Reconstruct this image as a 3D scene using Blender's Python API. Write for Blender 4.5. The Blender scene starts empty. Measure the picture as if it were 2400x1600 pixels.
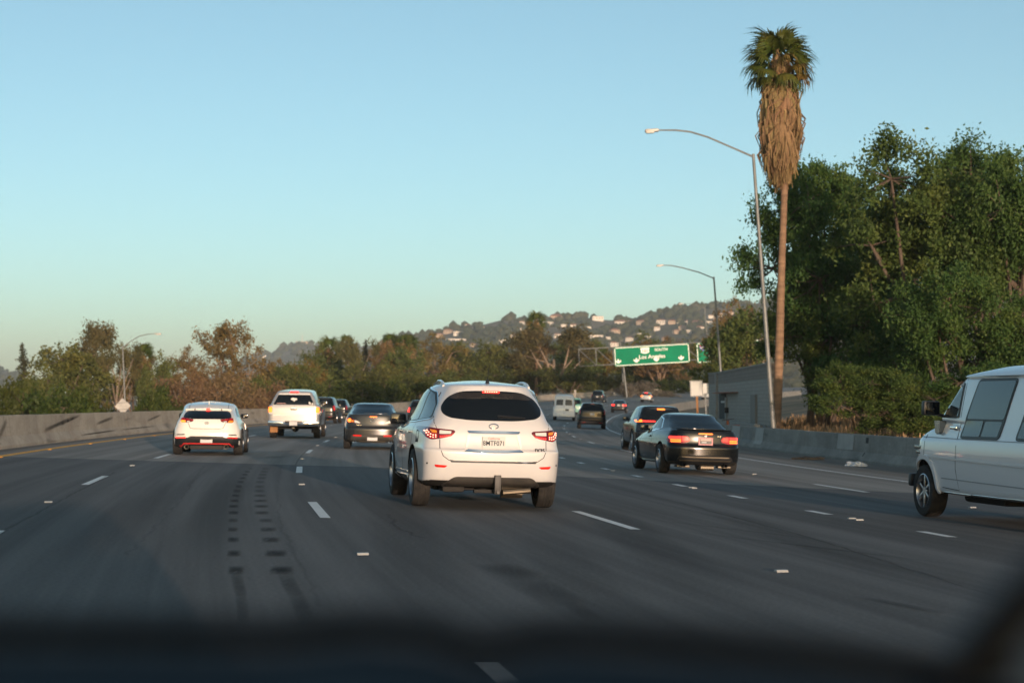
import bpy, bmesh, math, random
import numpy as np
from mathutils import Vector, Matrix, Euler
from mathutils.bvhtree import BVHTree
from mathutils.geometry import delaunay_2d_cdt

R = math.radians
rnd = random.Random(7)
sc = bpy.context.scene
COL = sc.collection

# ------------------------------------------------------------------ camera, sky, sun, exposure
FPX, YH, EYE = 4400.0, 945.0, 1.36          # focal length and horizon row of the 2400 px frame, eye height
cam = bpy.data.cameras.new('camera')
cam.sensor_width = 36.0
cam.lens = FPX / 2400 * 36.0
cam.clip_start, cam.clip_end = 0.05, 20000
cam.dof.use_dof = True
cam.dof.focus_distance = 25.0
cam.dof.aperture_fstop = 2.8
cam_o = bpy.data.objects.new('camera', cam)
cam_o.location = (0, 0, EYE)
cam_o.rotation_euler = (R(90) + math.atan((YH - 800) / FPX), 0, 0)
COL.objects.link(cam_o)
sc.camera = cam_o

SUN_EL, SUN_AZ = 3.4, 166.0                  # behind the viewer and to the right, just above the horizon
world = bpy.data.worlds.new('World')
sc.world = world
world.use_nodes = True
wn, wl = world.node_tree.nodes, world.node_tree.links
wn.clear()
sky = wn.new('ShaderNodeTexSky')
sky.sky_type = 'NISHITA'
sky.sun_disc = False
sky.sun_elevation = R(SUN_EL)
sky.sun_rotation = R(SUN_AZ)
sky.altitude = 0
sky.air_density, sky.dust_density, sky.ozone_density = 0.5, 1.0, 2.0
tint = wn.new('ShaderNodeMix'); tint.data_type = 'RGBA'; tint.blend_type = 'MULTIPLY'
tint.inputs['Factor'].default_value = 1.0
tint.inputs['B'].default_value = (2.02, 1.71, 1.17, 1)
bgn = wn.new('ShaderNodeBackground'); bgn.inputs['Strength'].default_value = 0.15
wo = wn.new('ShaderNodeOutputWorld')
wl.new(sky.outputs[0], tint.inputs['A']); wl.new(tint.outputs['Result'], bgn.inputs[0]); wl.new(bgn.outputs[0], wo.inputs[0])

sl = bpy.data.lights.new('sun', 'SUN')
sl.energy, sl.angle, sl.color = 3.9, R(0.55), (1.0, 0.73, 0.56)
so = bpy.data.objects.new('sun', sl)
_e, _a = R(SUN_EL), R(SUN_AZ)
_to = Vector((math.sin(_a) * math.cos(_e), math.cos(_a) * math.cos(_e), math.sin(_e)))
so.rotation_euler = (-_to).to_track_quat('-Z', 'Y').to_euler()
so.location = _to * 60
COL.objects.link(so)

vs = sc.view_settings
vs.view_transform, vs.look, vs.gamma, vs.use_curve_mapping = 'Standard', 'None', 1.0, False
vs.exposure = 0.62
sc.cycles.max_bounces = 6
sc.cycles.transparent_max_bounces = 8

# ------------------------------------------------------------------ helpers
def link(o, parent=None):
    COL.objects.link(o)
    if parent is not None: o.parent = parent
    return o

def tag(o, label=None, cat=None, group=None, kind=None):
    for k, v in (('label', label), ('category', cat), ('group', group), ('kind', kind)):
        if v: o[k] = v
    return o

def thing(name, label, cat, loc=(0, 0, 0), rot=(0, 0, 0), group=None):
    o = bpy.data.objects.new(name, None)
    o.empty_display_size = .2
    o.location, o.rotation_euler = loc, rot
    link(o)
    return tag(o, label, cat, group)

def mesh(name, v, f, mat=None, smooth=False, angle=None):
    me = bpy.data.meshes.new(name)
    me.from_pydata([tuple(p) for p in v], [], f)
    mats = mat if isinstance(mat, (list, tuple)) else [mat]
    for m in mats:
        if m is not None: me.materials.append(m)
    if smooth:
        me.polygons.foreach_set('use_smooth', [True] * len(me.polygons))
        if angle is not None: me.set_sharp_from_angle(angle=R(angle))
    me.update()
    return me

def obj(name, me, parent=None, loc=(0, 0, 0), rot=(0, 0, 0), scale=None):
    o = bpy.data.objects.new(name, me)
    o.location, o.rotation_euler = loc, rot
    if scale is not None: o.scale = scale
    return link(o, parent)

class MB:
    """collects simple solids into one mesh"""
    def __init__(s): s.v, s.f = [], []
    def add(s, v, f):
        n = len(s.v)
        s.v += [tuple(p) for p in v]
        s.f += [tuple(i + n for i in q) for q in f]
        return s
    def box(s, c, d, b=0.0, M=None):
        x, y, z = d[0] / 2, d[1] / 2, d[2] / 2
        if b <= 0:
            v = [(sx * x, sy * y, sz * z) for sz in (-1, 1) for sy in (-1, 1) for sx in (-1, 1)]
            f = [(0, 2, 3, 1), (4, 5, 7, 6), (0, 1, 5, 4), (2, 6, 7, 3), (0, 4, 6, 2), (1, 3, 7, 5)]
        else:
            b = min(b, x * .95, y * .95, z * .95)
            bm = bmesh.new(); bmesh.ops.create_cube(bm, size=1)
            bmesh.ops.scale(bm, vec=d, verts=bm.verts)
            bmesh.ops.bevel(bm, geom=bm.edges[:], offset=b, segments=2, affect='EDGES', profile=.6)
            bm.verts.index_update()
            v = [p.co.copy() for p in bm.verts]; f = [[p.index for p in q.verts] for q in bm.faces]
            bm.free()
        if M is not None: v = [M @ Vector(p) for p in v]
        return s.add([(p[0] + c[0], p[1] + c[1], p[2] + c[2]) for p in v], f)
    def tube(s, pts, r, n=8, caps=True):
        pts = [Vector(p) for p in pts]
        rr = r if isinstance(r, (list, tuple)) else [r] * len(pts)
        v, f = [], []
        up = None
        for i, p in enumerate(pts):
            t = (pts[min(i + 1, len(pts) - 1)] - pts[max(i - 1, 0)]).normalized()
            if up is None:
                up = t.cross(Vector((0.31, .2, .93)))
                if up.length < .05: up = t.cross(Vector((1, 0, 0)))
            a = (up - t * up.dot(t)).normalized(); up = a
            b = t.cross(a)
            for k in range(n):
                q = 2 * math.pi * k / n
                v.append(p + (a * math.cos(q) + b * math.sin(q)) * rr[i])
        for i in range(len(pts) - 1):
            for k in range(n):
                k2 = (k + 1) % n
                f.append((i * n + k, i * n + k2, (i + 1) * n + k2, (i + 1) * n + k))
        if caps:
            f.append(tuple(range(n))[::-1]); f.append(tuple((len(pts) - 1) * n + k for k in range(n)))
        return s.add(v, f)
    def lathe(s, prof, n=24, axis='X', c=(0, 0, 0), close=False):
        """prof: (radius, along-axis)"""
        v, f = [], []
        for r, a in prof:
            for k in range(n):
                q = 2 * math.pi * k / n
                p = (r * math.cos(q), r * math.sin(q))
                w = {'X': (a, p[0], p[1]), 'Y': (p[0], a, p[1]), 'Z': (p[0], p[1], a)}[axis]
                v.append((w[0] + c[0], w[1] + c[1], w[2] + c[2]))
        m = len(prof)
        for i in range(m if close else m - 1):
            j = (i + 1) % m
            for k in range(n):
                k2 = (k + 1) % n
                f.append((i * n + k, i * n + k2, j * n + k2, j * n + k))
        return s.add(v, f)
    def quad(s, a, b, c, d): return s.add([a, b, c, d], [(0, 1, 2, 3)])
    def prism(s, poly, h0, h1, plane='XZ'):
        """extrude a 2d outline between two values of the third axis"""
        n = len(poly)
        g = {'XZ': lambda p, h: (p[0], h, p[1]), 'XY': lambda p, h: (p[0], p[1], h), 'YZ': lambda p, h: (h, p[0], p[1])}[plane]
        v = [g(p, h0) for p in poly] + [g(p, h1) for p in poly]
        f = [tuple(range(n)), tuple(range(2 * n - 1, n - 1, -1))] + [(i, i + n, (i + 1) % n + n, (i + 1) % n) for i in range(n)]
        return s.add(v, f)
    def build(s, name, mat, parent=None, smooth=False, angle=35, loc=(0, 0, 0), rot=(0, 0, 0)):
        me = mesh(name, s.v, s.f, mat, smooth, angle)
        bm = bmesh.new(); bm.from_mesh(me); bmesh.ops.recalc_face_normals(bm, faces=bm.faces[:]); bm.to_mesh(me); bm.free()
        return obj(name, me, parent, loc, rot)

# ------------------------------------------------------------------ materials
def _new(name):
    m = bpy.data.materials.new(name); m.use_nodes = True
    return m, m.node_tree.nodes, m.node_tree.links, m.node_tree.nodes['Principled BSDF']

def mat(name, col, rough=.5, metal=0., coat=0., emit=None, es=0., spec=.5, trans=0., ior=1.45):
    m, n, l, b = _new(name)
    b.inputs['Base Color'].default_value = (*col, 1)
    b.inputs['Roughness'].default_value = rough
    b.inputs['Metallic'].default_value = metal
    b.inputs['Coat Weight'].default_value = coat
    b.inputs['Coat Roughness'].default_value = .03
    b.inputs['Specular IOR Level'].default_value = spec
    b.inputs['Transmission Weight'].default_value = trans
    b.inputs['IOR'].default_value = ior
    if emit:
        b.inputs['Emission Color'].default_value = (*emit, 1); b.inputs['Emission Strength'].default_value = es
    return m

def noisy(name, c1, c2, scale=3., rough=.8, bump=0., bscale=None, detail=5., coord='Object', stretch=(1, 1, 1), lo=.35, hi=.65,
          metal=0., coat=0., spec=.4, c3=None, s3=.3, rvar=0.):
    """two colours mixed by noise, a third by a coarser one, fine relief from bump"""
    m, n, l, b = _new(name)
    tc = n.new('ShaderNodeTexCoord'); mp = n.new('ShaderNodeMapping'); mp.inputs['Scale'].default_value = stretch
    l.new(tc.outputs[coord], mp.inputs['Vector'])
    nz = n.new('ShaderNodeTexNoise'); nz.inputs['Scale'].default_value = scale; nz.inputs['Detail'].default_value = detail
    l.new(mp.outputs[0], nz.inputs['Vector'])
    rp = n.new('ShaderNodeValToRGB')
    rp.color_ramp.elements[0].position, rp.color_ramp.elements[1].position = lo, hi
    rp.color_ramp.elements[0].color, rp.color_ramp.elements[1].color = (*c1, 1), (*c2, 1)
    l.new(nz.outputs['Fac'], rp.inputs['Fac'])
    out = rp.outputs['Color']
    if c3:
        n3 = n.new('ShaderNodeTexNoise'); n3.inputs['Scale'].default_value = s3; n3.inputs['Detail'].default_value = 3
        l.new(mp.outputs[0], n3.inputs['Vector'])
        r3 = n.new('ShaderNodeValToRGB'); r3.color_ramp.elements[0].position, r3.color_ramp.elements[1].position = .45, .62
        l.new(n3.outputs['Fac'], r3.inputs['Fac'])
        mx = n.new('ShaderNodeMix'); mx.data_type = 'RGBA'
        l.new(r3.outputs['Color'], mx.inputs['Factor']); l.new(out, mx.inputs['A']); mx.inputs['B'].default_value = (*c3, 1)
        out = mx.outputs['Result']
    l.new(out, b.inputs['Base Color'])
    b.inputs['Roughness'].default_value = rough; b.inputs['Metallic'].default_value = metal
    b.inputs['Coat Weight'].default_value = coat; b.inputs['Specular IOR Level'].default_value = spec
    if bump:
        nb = n.new('ShaderNodeTexNoise'); nb.inputs['Scale'].default_value = bscale or scale * 6; nb.inputs['Detail'].default_value = 6
        l.new(mp.outputs[0], nb.inputs['Vector'])
        bp = n.new('ShaderNodeBump'); bp.inputs['Strength'].default_value = bump; bp.inputs['Distance'].default_value = .02
        l.new(nb.outputs['Fac'], bp.inputs['Height']); l.new(bp.outputs[0], b.inputs['Normal'])
    return m

def leafy(name, cols, scale=.5, trans=.35, rough=.6):
    """foliage: colours by clump noise and per object, some light through the blade"""
    m = bpy.data.materials.new(name); m.use_nodes = True
    n, l = m.node_tree.nodes, m.node_tree.links
    b = n['Principled BSDF']; out = n['Material Output']
    tc = n.new('ShaderNodeTexCoord')
    nz = n.new('ShaderNodeTexNoise'); nz.inputs['Scale'].default_value = scale; nz.inputs['Detail'].default_value = 6; nz.inputs['Roughness'].default_value = .75
    l.new(tc.outputs['Object'], nz.inputs['Vector'])
    rp = n.new('ShaderNodeValToRGB')
    el = rp.color_ramp.elements
    for i, c in enumerate(cols):
        p = .32 + .36 * i / max(1, len(cols) - 1)
        e = el[i] if i < 2 else el.new(p)
        e.position = p; e.color = (*c, 1)
    l.new(nz.outputs['Fac'], rp.inputs['Fac'])
    oi = n.new('ShaderNodeObjectInfo')
    hs = n.new('ShaderNodeHueSaturation')
    mr = n.new('ShaderNodeMapRange'); mr.inputs['To Min'].default_value = .475; mr.inputs['To Max'].default_value = .52
    l.new(oi.outputs['Random'], mr.inputs['Value']); l.new(mr.outputs[0], hs.inputs['Hue'])
    l.new(rp.outputs['Color'], hs.inputs['Color'])
    l.new(hs.outputs[0], b.inputs['Base Color'])
    b.inputs['Roughness'].default_value = rough; b.inputs['Specular IOR Level'].default_value = .25
    tr = n.new('ShaderNodeBsdfTranslucent'); l.new(hs.outputs[0], tr.inputs[0])
    ms = n.new('ShaderNodeMixShader'); ms.inputs[0].default_value = trans
    l.new(b.outputs[0], ms.inputs[1]); l.new(tr.outputs[0], ms.inputs[2]); l.new(ms.outputs[0], out.inputs['Surface'])
    return m

M = dict(
    black=mat('black_plastic', (.012, .013, .015), .45),
    rubber=noisy('tyre_rubber', (.014, .014, .014), (.03, .028, .026), 9, .85, .2),
    under=mat('underbody', (.02, .019, .018), .75),
    glass=mat('tinted_glass', (.006, .008, .010), .04, spec=.6),
    glass_l=mat('side_glass', (.030, .038, .040), .03, spec=.9),
    chrome=mat('chrome', (.78, .78, .78), .08, 1),
    alloy=mat('alloy', (.40, .41, .43), .32, 1),
    steel=mat('exhaust_steel', (.20, .17, .13), .5, 1),
    plate=mat('plate_white', (.50, .50, .49), .5),
    ink=mat('plate_ink', (.010, .018, .03), .6, spec=.2),
    redscript=mat('script_red', (.55, .05, .04), .5),
    lens_red=mat('lens_red', (.30, .008, .012), .12, coat=.6),
    lens_dark=mat('lens_dark_red', (.10, .006, .010), .12, coat=.6),
    lens_clear=mat('lens_clear', (.62, .60, .56), .12, coat=.5),
    amber=mat('lens_amber', (.75, .25, .03), .2, coat=.4),
    lit_red=mat('red_glow', (.5, .02, .015), .2, emit=(1, .03, .02), es=2.4),
    lit_hot=mat('lamp_led_lit', (.8, .2, .1), .2, emit=(1, .42, .28), es=2.2),
    lit_orange=mat('lamp_orange_lit', (.6, .12, .02), .2, emit=(1, .17, .02), es=2.2),
    reflector=mat('reflector_red', (.62, .02, .015), .15, coat=.7),
    galv=noisy('galvanised_steel', (.14, .15, .15), (.20, .21, .205), 2, .5, metal=.3),
    wood=noisy('sign_post_wood', (.26, .12, .045), (.36, .18, .07), 4, .8, stretch=(1, 1, .1)),
    white_paint=noisy('road_paint_white', (.66, .66, .62), (.80, .80, .77), 9, .7, lo=.3, hi=.5),
    yellow_paint=noisy('road_paint_yellow', (.78, .34, .012), (.88, .43, .02), 5, .7),
)
# ------------------------------------------------------------------ the road: s runs along lane line A, o is the offset to its right
_hs = [(-60, -12.5), (-10, -11.2), (10, -10.1), (20, -9.2), (28, -8.1), (35, -6.9), (42, -5.9), (49, -5.1), (57, -4.1), (75, -2.5), (97, 0.), (130, 1.6), (800, 43.)]
_s = np.arange(-60, 620, .5)
_h = np.interp(_s, [a for a, _ in _hs], [R(b) for _, b in _hs])
_x, _y = np.cumsum(np.sin(_h)) * .5, np.cumsum(np.cos(_h)) * .5
_i0 = int(np.argmin(abs(_s - 9.81)))
_x += -.10 - _x[_i0]; _y += 9.81 - _y[_i0]
_zp = [(-100, 0), (130, 0), (163, .12), (210, .62), (290, 1.5), (330, 2.2), (400, 3.4), (500, 5.2), (640, 8)]

def zprof(s): return float(np.interp(s, [a for a, _ in _zp], [b for _, b in _zp]))
def zcross(o):
    if o <= 2: return -.012 * max(o, -9)
    return -.024 - .033 * (min(o, 17.5) - 2)
def head(s): return float(np.interp(s, _s, _h))
def P(o, s, dz=0.):
    x, y, h = float(np.interp(s, _s, _x)), float(np.interp(s, _s, _y)), head(s)
    return Vector((x + o * math.cos(h), y - o * math.sin(h), zprof(s) + zcross(o) + dz))
def road_os(x, y):
    d = (_x - x) ** 2 + (_y - y) ** 2
    i = int(np.argmin(d)); h = _h[i]
    return (x - _x[i]) * math.cos(h) - (y - _y[i]) * math.sin(h), float(_s[i])
def ground_z(x, y):
    o, s = road_os(x, y)
    return zprof(s) + zcross(o)
def at(px, py, d):
    """the place at depth d that the photograph shows at that pixel"""
    return Vector(((px - 1200) * d / FPX, d, EYE + (YH - py) * d / FPX))

def sheet(name, o0, o1, s0, s1, mat_, dz=0., no=2, ds=4., parent=None, kind=None):
    f0 = s0 if callable(s0) else (lambda o: s0)
    f1 = s1 if callable(s1) else (lambda o: s1)
    ns = max(1, int(round((f1(0) - f0(0)) / ds)))
    v, f, uv = [], [], []
    for j in range(ns + 1):
        for i in range(no + 1):
            o = o0 + (o1 - o0) * i / no
            s = f0(o) + (f1(o) - f0(o)) * j / ns
            v.append(P(o, s, dz)); uv.append((o, s))
    for j in range(ns):
        for i in range(no):
            a = j * (no + 1) + i
            f.append((a, a + 1, a + no + 2, a + no + 1))
    me = mesh(name, v, f, mat_, True)
    ul = me.uv_layers.new(name='road')
    for lp in me.loops: ul.data[lp.index].uv = uv[lp.vertex_index]
    o = obj(name, me, parent)
    if kind: o['kind'] = kind
    return o

def road_mat(name, c1, c2, streak, joints=False, spark=0.):
    m, n, l, b = _new(name)
    uv = n.new('ShaderNodeUVMap'); uv.uv_map = 'road'
    def noise(sx, sy, sc_, det=4):
        mp = n.new('ShaderNodeMapping'); mp.inputs['Scale'].default_value = (sx, sy, 1); l.new(uv.outputs[0], mp.inputs['Vector'])
        z = n.new('ShaderNodeTexNoise'); z.inputs['Scale'].default_value = sc_; z.inputs['Detail'].default_value = det; l.new(mp.outputs[0], z.inputs['Vector'])
        return z.outputs['Fac']
    def ramp(s, a, b_, ca, cb):
        r = n.new('ShaderNodeValToRGB'); e = r.color_ramp.elements
        e[0].position, e[1].position, e[0].color, e[1].color = a, b_, (*ca, 1), (*cb, 1)
        l.new(s, r.inputs['Fac']); return r.outputs['Color']
    def mul(a, c):
        x = n.new('ShaderNodeMix'); x.data_type = 'RGBA'; x.blend_type = 'MULTIPLY'; x.inputs['Factor'].default_value = 1
        l.new(a, x.inputs['A']); l.new(c, x.inputs['B']); return x.outputs['Result']
    col = ramp(noise(1, 1, 28, 8), .3, .7, c1, c2)
    k = streak
    col = mul(col, ramp(noise(1.3, .018, 1.6, 5), .38, .62, (1 - k,) * 3, (1 + k * .6,) * 3))      # worn and oily bands along the lanes
    col = mul(col, ramp(noise(.5, .09, .8, 4), .35, .65, (1 - k * .6,) * 3, (1 + k * .35,) * 3))    # broad blotches
    col = mul(col, ramp(noise(9, .05, 1, 3), .4, .6, (1 - k * .25,) * 3, (1.03,) * 3))              # fine tyre streaks
    if joints:
        sp = n.new('ShaderNodeSeparateXYZ'); l.new(uv.outputs[0], sp.inputs[0])
        def line(sock, period, off, w):
            a = n.new('ShaderNodeMath'); a.operation = 'ADD'; a.inputs[1].default_value = off; l.new(sock, a.inputs[0])
            c = n.new('ShaderNodeMath'); c.operation = 'PINGPONG'; c.inputs[1].default_value = period / 2; l.new(a.outputs[0], c.inputs[0])
            d = n.new('ShaderNodeMath'); d.operation = 'GREATER_THAN'; d.inputs[1].default_value = w; l.new(c.outputs[0], d.inputs[0])
            e = n.new('ShaderNodeMapRange'); e.inputs['To Min'].default_value = .62; l.new(d.outputs[0], e.inputs['Value'])
            return e.outputs[0]
        col = mul(col, line(sp.outputs[1], 4.6, 0, .02)); col = mul(col, line(sp.outputs[0], 3.55, .12, .02))
    l.new(col, b.inputs['Base Color'])
    b.inputs['Roughness'].default_value = .82; b.inputs['Specular IOR Level'].default_value = .28
    bp = n.new('ShaderNodeBump'); bp.inputs['Strength'].default_value = 1.; bp.inputs['Distance'].default_value = .012
    l.new(noise(1, 1, 75, 3), bp.inputs['Height']); l.new(bp.outputs[0], b.inputs['Normal'])
    return m

M['asphalt'] = road_mat('asphalt', (.094, .095, .094), (.148, .148, .145), .24)
M['concrete_road'] = road_mat('concrete_road', (.225, .212, .192), (.285, .268, .243), .20, True)
M['shoulder'] = road_mat('shoulder_concrete', (.17, .155, .135), (.23, .21, .18), .25, True)

SJ = lambda o: 42 - .62 * o                    # the skewed seam between asphalt and concrete
road = sheet('road', -7.9, 14.6, -40, SJ, M['asphalt'], 0, 20, 3, kind='structure')
SJ2 = lambda o: SJ(o) + .02
conc = sheet('concrete_road', -7.9, 14.6, SJ2, 600, M['concrete_road'], 0, 20, 4, kind='structure')
shl = sheet('shoulder', 14.6, 17.6, -40, 600, M['shoulder'], .004, 3, 4, kind='structure')
shl2 = sheet('shoulder', -9.2, -7.9, -40, 600, M['shoulder'], .004, 2, 4, kind='structure')

def paint(name, o, s0, s1, w, mat_, parent, dz=.005, slope=0.):
    n = max(1, int((s1 - s0) / 3.))
    v, f = [], []
    for j in range(n + 1):
        s = s0 + (s1 - s0) * j / n
        v += [P(o - w / 2 + slope * (s - s0), s, dz), P(o + w / 2 + slope * (s - s0), s, dz)]
    f = [(2 * j, 2 * j + 1, 2 * j + 3, 2 * j + 2) for j in range(n)]
    return obj(name, mesh(name, v, f, mat_), parent)

def on(s, o): return road if s < SJ(o) else conc
# solid edge lines
paint('yellow_edge_line', -7.25, -20, SJ(-7.25), .28, M['yellow_paint'], road)
paint('yellow_edge_line', -7.25, SJ(-7.25), 420, .28, M['yellow_paint'], conc)
paint('white_edge_line', 13.6, -20, SJ(13.6), .13, M['white_paint'], road, .006)
paint('white_edge_line', 13.6, SJ(13.6), 420, .13, M['white_paint'], conc, .006)
# lane dashes 12 ft long every 48 ft; reflective studs in the middle of each gap
def dashes(o, s_first, s_last, period=14.63, ln=3.66, w=.125, stud=True):
    s = s_first
    while s < s_last:
        paint('lane_dash', o, s - ln / 2, s + ln / 2, w, M['white_paint'], on(s, o))
        if stud: studs.append((o, s + period / 2))
        s += period
studs = []
dashes(-.02, 24.53, 330); paint('lane_dash', -.02, 6.5, 10.1, .125, M['white_paint'], road); studs.append((-.02, 17.2))
dashes(-3.52, 33.2 - 14.63, 330)
dashes(3.4, 23.0 - 14.63, 330)
dashes(10.55, 36.3 - 14.63, 330)
dashes(7.15, 21.6, 60, 4.57, 1.0, .14, False)
dashes(7.0, 72, 330)
studs += [(7.12, 33.9), (7.12, 34.15), (7.12, 24.3), (7.12, 24.6), (7.12, 43.1)]
sm = MB()
sm.prism([(-.05, 0), (-.030, .018), (.030, .018), (.05, 0)], -.05, .05, 'YZ')
stud_me = sm.build('reflective_stud', mat('stud_white', (.42, .42, .40), .4)).data
bpy.data.objects.remove(bpy.data.objects['reflective_stud'])
M['stud_y'] = mat('stud_amber', (.8, .35, .02), .3)
stud_y = stud_me.copy(); stud_y.materials.clear(); stud_y.materials.append(M['stud_y'])
for o, s in studs:
    q = obj('reflective_stud', stud_me, on(s, o), P(o, s, .004), (0, 0, -head(s)))
for k in range(14):
    s = 45.5 + 7.3 * k
    obj('reflective_stud', stud_y, on(s, -7.1), P(-7.08, s, .004), (0, 0, -head(s)))

# tyre marks: a bouncing double skid in the second lane and a ribbed one near the viewer
def marks_mat(name, c, dens):
    m, n, l, b = _new(name)
    b.inputs['Base Color'].default_value = (*c, 1); b.inputs['Roughness'].default_value = .9; b.inputs['Specular IOR Level'].default_value = .05
    tc = n.new('ShaderNodeTexCoord'); mp = n.new('ShaderNodeMapping'); mp.inputs['Scale'].default_value = (9, .7, 1)
    l.new(tc.outputs['Object'], mp.inputs[0])
    nz = n.new('ShaderNodeTexNoise'); nz.inputs['Scale'].default_value = 2.5; nz.inputs['Detail'].default_value = 5; l.new(mp.outputs[0], nz.inputs['Vector'])
    at_ = n.new('ShaderNodeAttribute'); at_.attribute_name = 'fade'
    mr = n.new('ShaderNodeMapRange'); mr.inputs['From Min'].default_value = .12; mr.inputs['From Max'].default_value = .46; l.new(nz.outputs['Fac'], mr.inputs['Value'])
    mu = n.new('ShaderNodeMath'); mu.operation = 'MULTIPLY'; l.new(mr.outputs[0], mu.inputs[0]); l.new(at_.outputs['Fac'], mu.inputs[1])
    mu2 = n.new('ShaderNodeMath'); mu2.operation = 'MULTIPLY'; mu2.inputs[1].default_value = dens; l.new(mu.outputs[0], mu2.inputs[0])
    l.new(mu2.outputs[0], b.inputs['Alpha'])
    return m
M['skid'] = marks_mat('skid_rubber', (.016, .016, .017), .58)
def img_ground(px, py):
    d = FPX * EYE / (py - YH)
    for _ in range(4):
        x = (px - 1200) * d / FPX
        d = FPX * (EYE - ground_z(x, d)) / (py - YH)
    return Vector(((px - 1200) * d / FPX, d, ground_z((px - 1200) * d / FPX, d)))
def blot(c, w, ln, dirv, strength, dz):
    """a soft edged rubber blot with its fade stored per vertex"""
    sd = Vector((dirv.y, -dirv.x, 0))
    v, f, fa = [], [], []
    nx, ny = 6, 6
    for j in range(ny + 1):
        for i in range(nx + 1):
            a, b_ = 2 * i / nx - 1, 2 * j / ny - 1
            p = c + sd * (a * w / 2) + dirv * (b_ * ln / 2)
            p.z = ground_z(p.x, p.y) + dz
            v.append(p); fa.append(strength * (1 - abs(a) ** 3) * (1 - abs(b_) ** 1.7))
    for j in range(ny):
        for i in range(nx):
            q = j * (nx + 1) + i
            f.append((q, q + 1, q + nx + 2, q + nx + 1))
    me = mesh('skid_mark', v, f, M['skid'])
    at_ = me.attributes.new('fade', 'FLOAT', 'POINT'); at_.data.foreach_set('value', fa)
    return obj('skid_mark', me, road)
rows = [(1335, 556, 42, 662, 60, 1.), (1296, 551, 34, 648, 56, .95), (1264, 549, 30, 637, 46, .85), (1240, 548, 27, 630, 42, .75), (1219, 548, 25, 625, 36, .6),
        (1201, 549, 26, 616, 36, .75), (1186, 549, 24, 614, 36, .75), (1173, 551, 22, 612, 36, .7), (1161, 554, 20, 610, 32, .65), (1150, 557, 18, 609, 28, .5),
        (1140, 561, 16, 609, 26, .5), (1129, 566, 16, 611, 24, .5), (1120, 570, 16, 614, 24, .5), (1112, 575, 15, 617, 22, .5), (1105, 581, 15, 620, 20, .45), (1098, 588, 14, 623, 20, .4)]
for (y, x1, w1, x2, w2, st) in rows:
    for x, w in ((x1, w1), (x2, w2)):
        c = img_ground(x, y); c2 = img_ground(x, y - 14)
        dv = (c2 - c); dv.z = 0; dv.normalize()
        blot(c, w * c.y / FPX, .85 if y > 1155 else 1.3, dv, st, .006)
for (x, y, w, x2, y2, st) in ((566, 1385, 34, 556, 1345, .55), (574, 1450, 34, 566, 1385, .45), (690, 1385, 45, 672, 1350, .5), (720, 1450, 50, 696, 1390, .45)):
    a, b_ = img_ground(x, y), img_ground(x2, y2); dv = b_ - a; dv.z = 0; ln = dv.length; dv.normalize()
    blot((a + b_) / 2, w * a.y / FPX, ln * 1.5, dv, st, .006)
for (x, y, w, x2, y2, st) in ((1240, 1355, 130, 1165, 1322, .5), (1330, 1415, 130, 1230, 1355, .4), (1400, 1455, 60, 1330, 1410, .3)):
    a, b_ = img_ground(x, y), img_ground(x2, y2); dv = b_ - a; dv.z = 0; ln = dv.length; dv.normalize()
    blot((a + b_) / 2, w * a.y / FPX, ln * 1.2, dv, st, .008)
for (x, y, x2, y2, w, st) in ((1990, 1395, 2230, 1440, .16, .5), (1500, 1215, 1900, 1262, .12, .3), (1560, 1240, 2300, 1330, .15, .3), (400, 1060, 590, 1040, .5, .3), (620, 1075, 660, 1068, .6, .4), (640, 1060, 690, 1055, .6, .35)):
    a, b_ = img_ground(x, y), img_ground(x2, y2); dv = b_ - a; dv.z = 0; ln = dv.length; dv.normalize()
    blot((a + b_) / 2, w, ln, dv, st, .010)

# joints and sealed cracks in the asphalt
M['seal'] = marks_mat('crack_sealer', (.018, .018, .02), .30)
def seam(pts, w, st, dz=.007, wob=.03, seed=0):
    r = random.Random(seed); v, f, fa = [], [], []
    P2 = [img_ground(*p) for p in pts]
    L = []
    for a, b_ in zip(P2[:-1], P2[1:]):
        m = max(2, int((b_ - a).length / .35)); L += [a.lerp(b_, i / m) for i in range(m)]
    for i, p in enumerate(L):
        t_ = (L[min(i + 1, len(L) - 1)] - L[max(0, i - 1)]); sd = Vector((t_.y, -t_.x, 0)).normalized()
        q = p + sd * r.gauss(0, wob); ww = w * r.uniform(.6, 1.4)
        for k in (-1, 0, 1):
            g_ = q + sd * (k * ww); g_.z = ground_z(g_.x, g_.y) + dz; v.append(g_); fa.append(st if k == 0 else 0)
    n = len(L)
    for i in range(n - 1):
        for k in range(2): f.append((i * 3 + k, i * 3 + k + 1, i * 3 + k + 4, i * 3 + k + 3))
    me = mesh('sealed_crack', v, f, M['seal']); a_ = me.attributes.new('fade', 'FLOAT', 'POINT'); a_.data.foreach_set('value', fa)
    obj('sealed_crack', me, road)
seam([(0, 1250), (130, 1180), (275, 1104)], .03, .9, wob=.01, seed=1)
seam([(980, 1260), (930, 1230), (905, 1200)], .03, .6, seed=2)
seam([(2400, 1420), (1900, 1260), (1600, 1180), (1430, 1140)], .03, .7, wob=.015, seed=4)
seam([(760, 1420), (660, 1240), (650, 1150), (660, 1095)], .025, .4, wob=.015, seed=5)
seam([(300, 1300), (420, 1180), (480, 1090)], .03, .35, wob=.02, seed=6)
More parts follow.
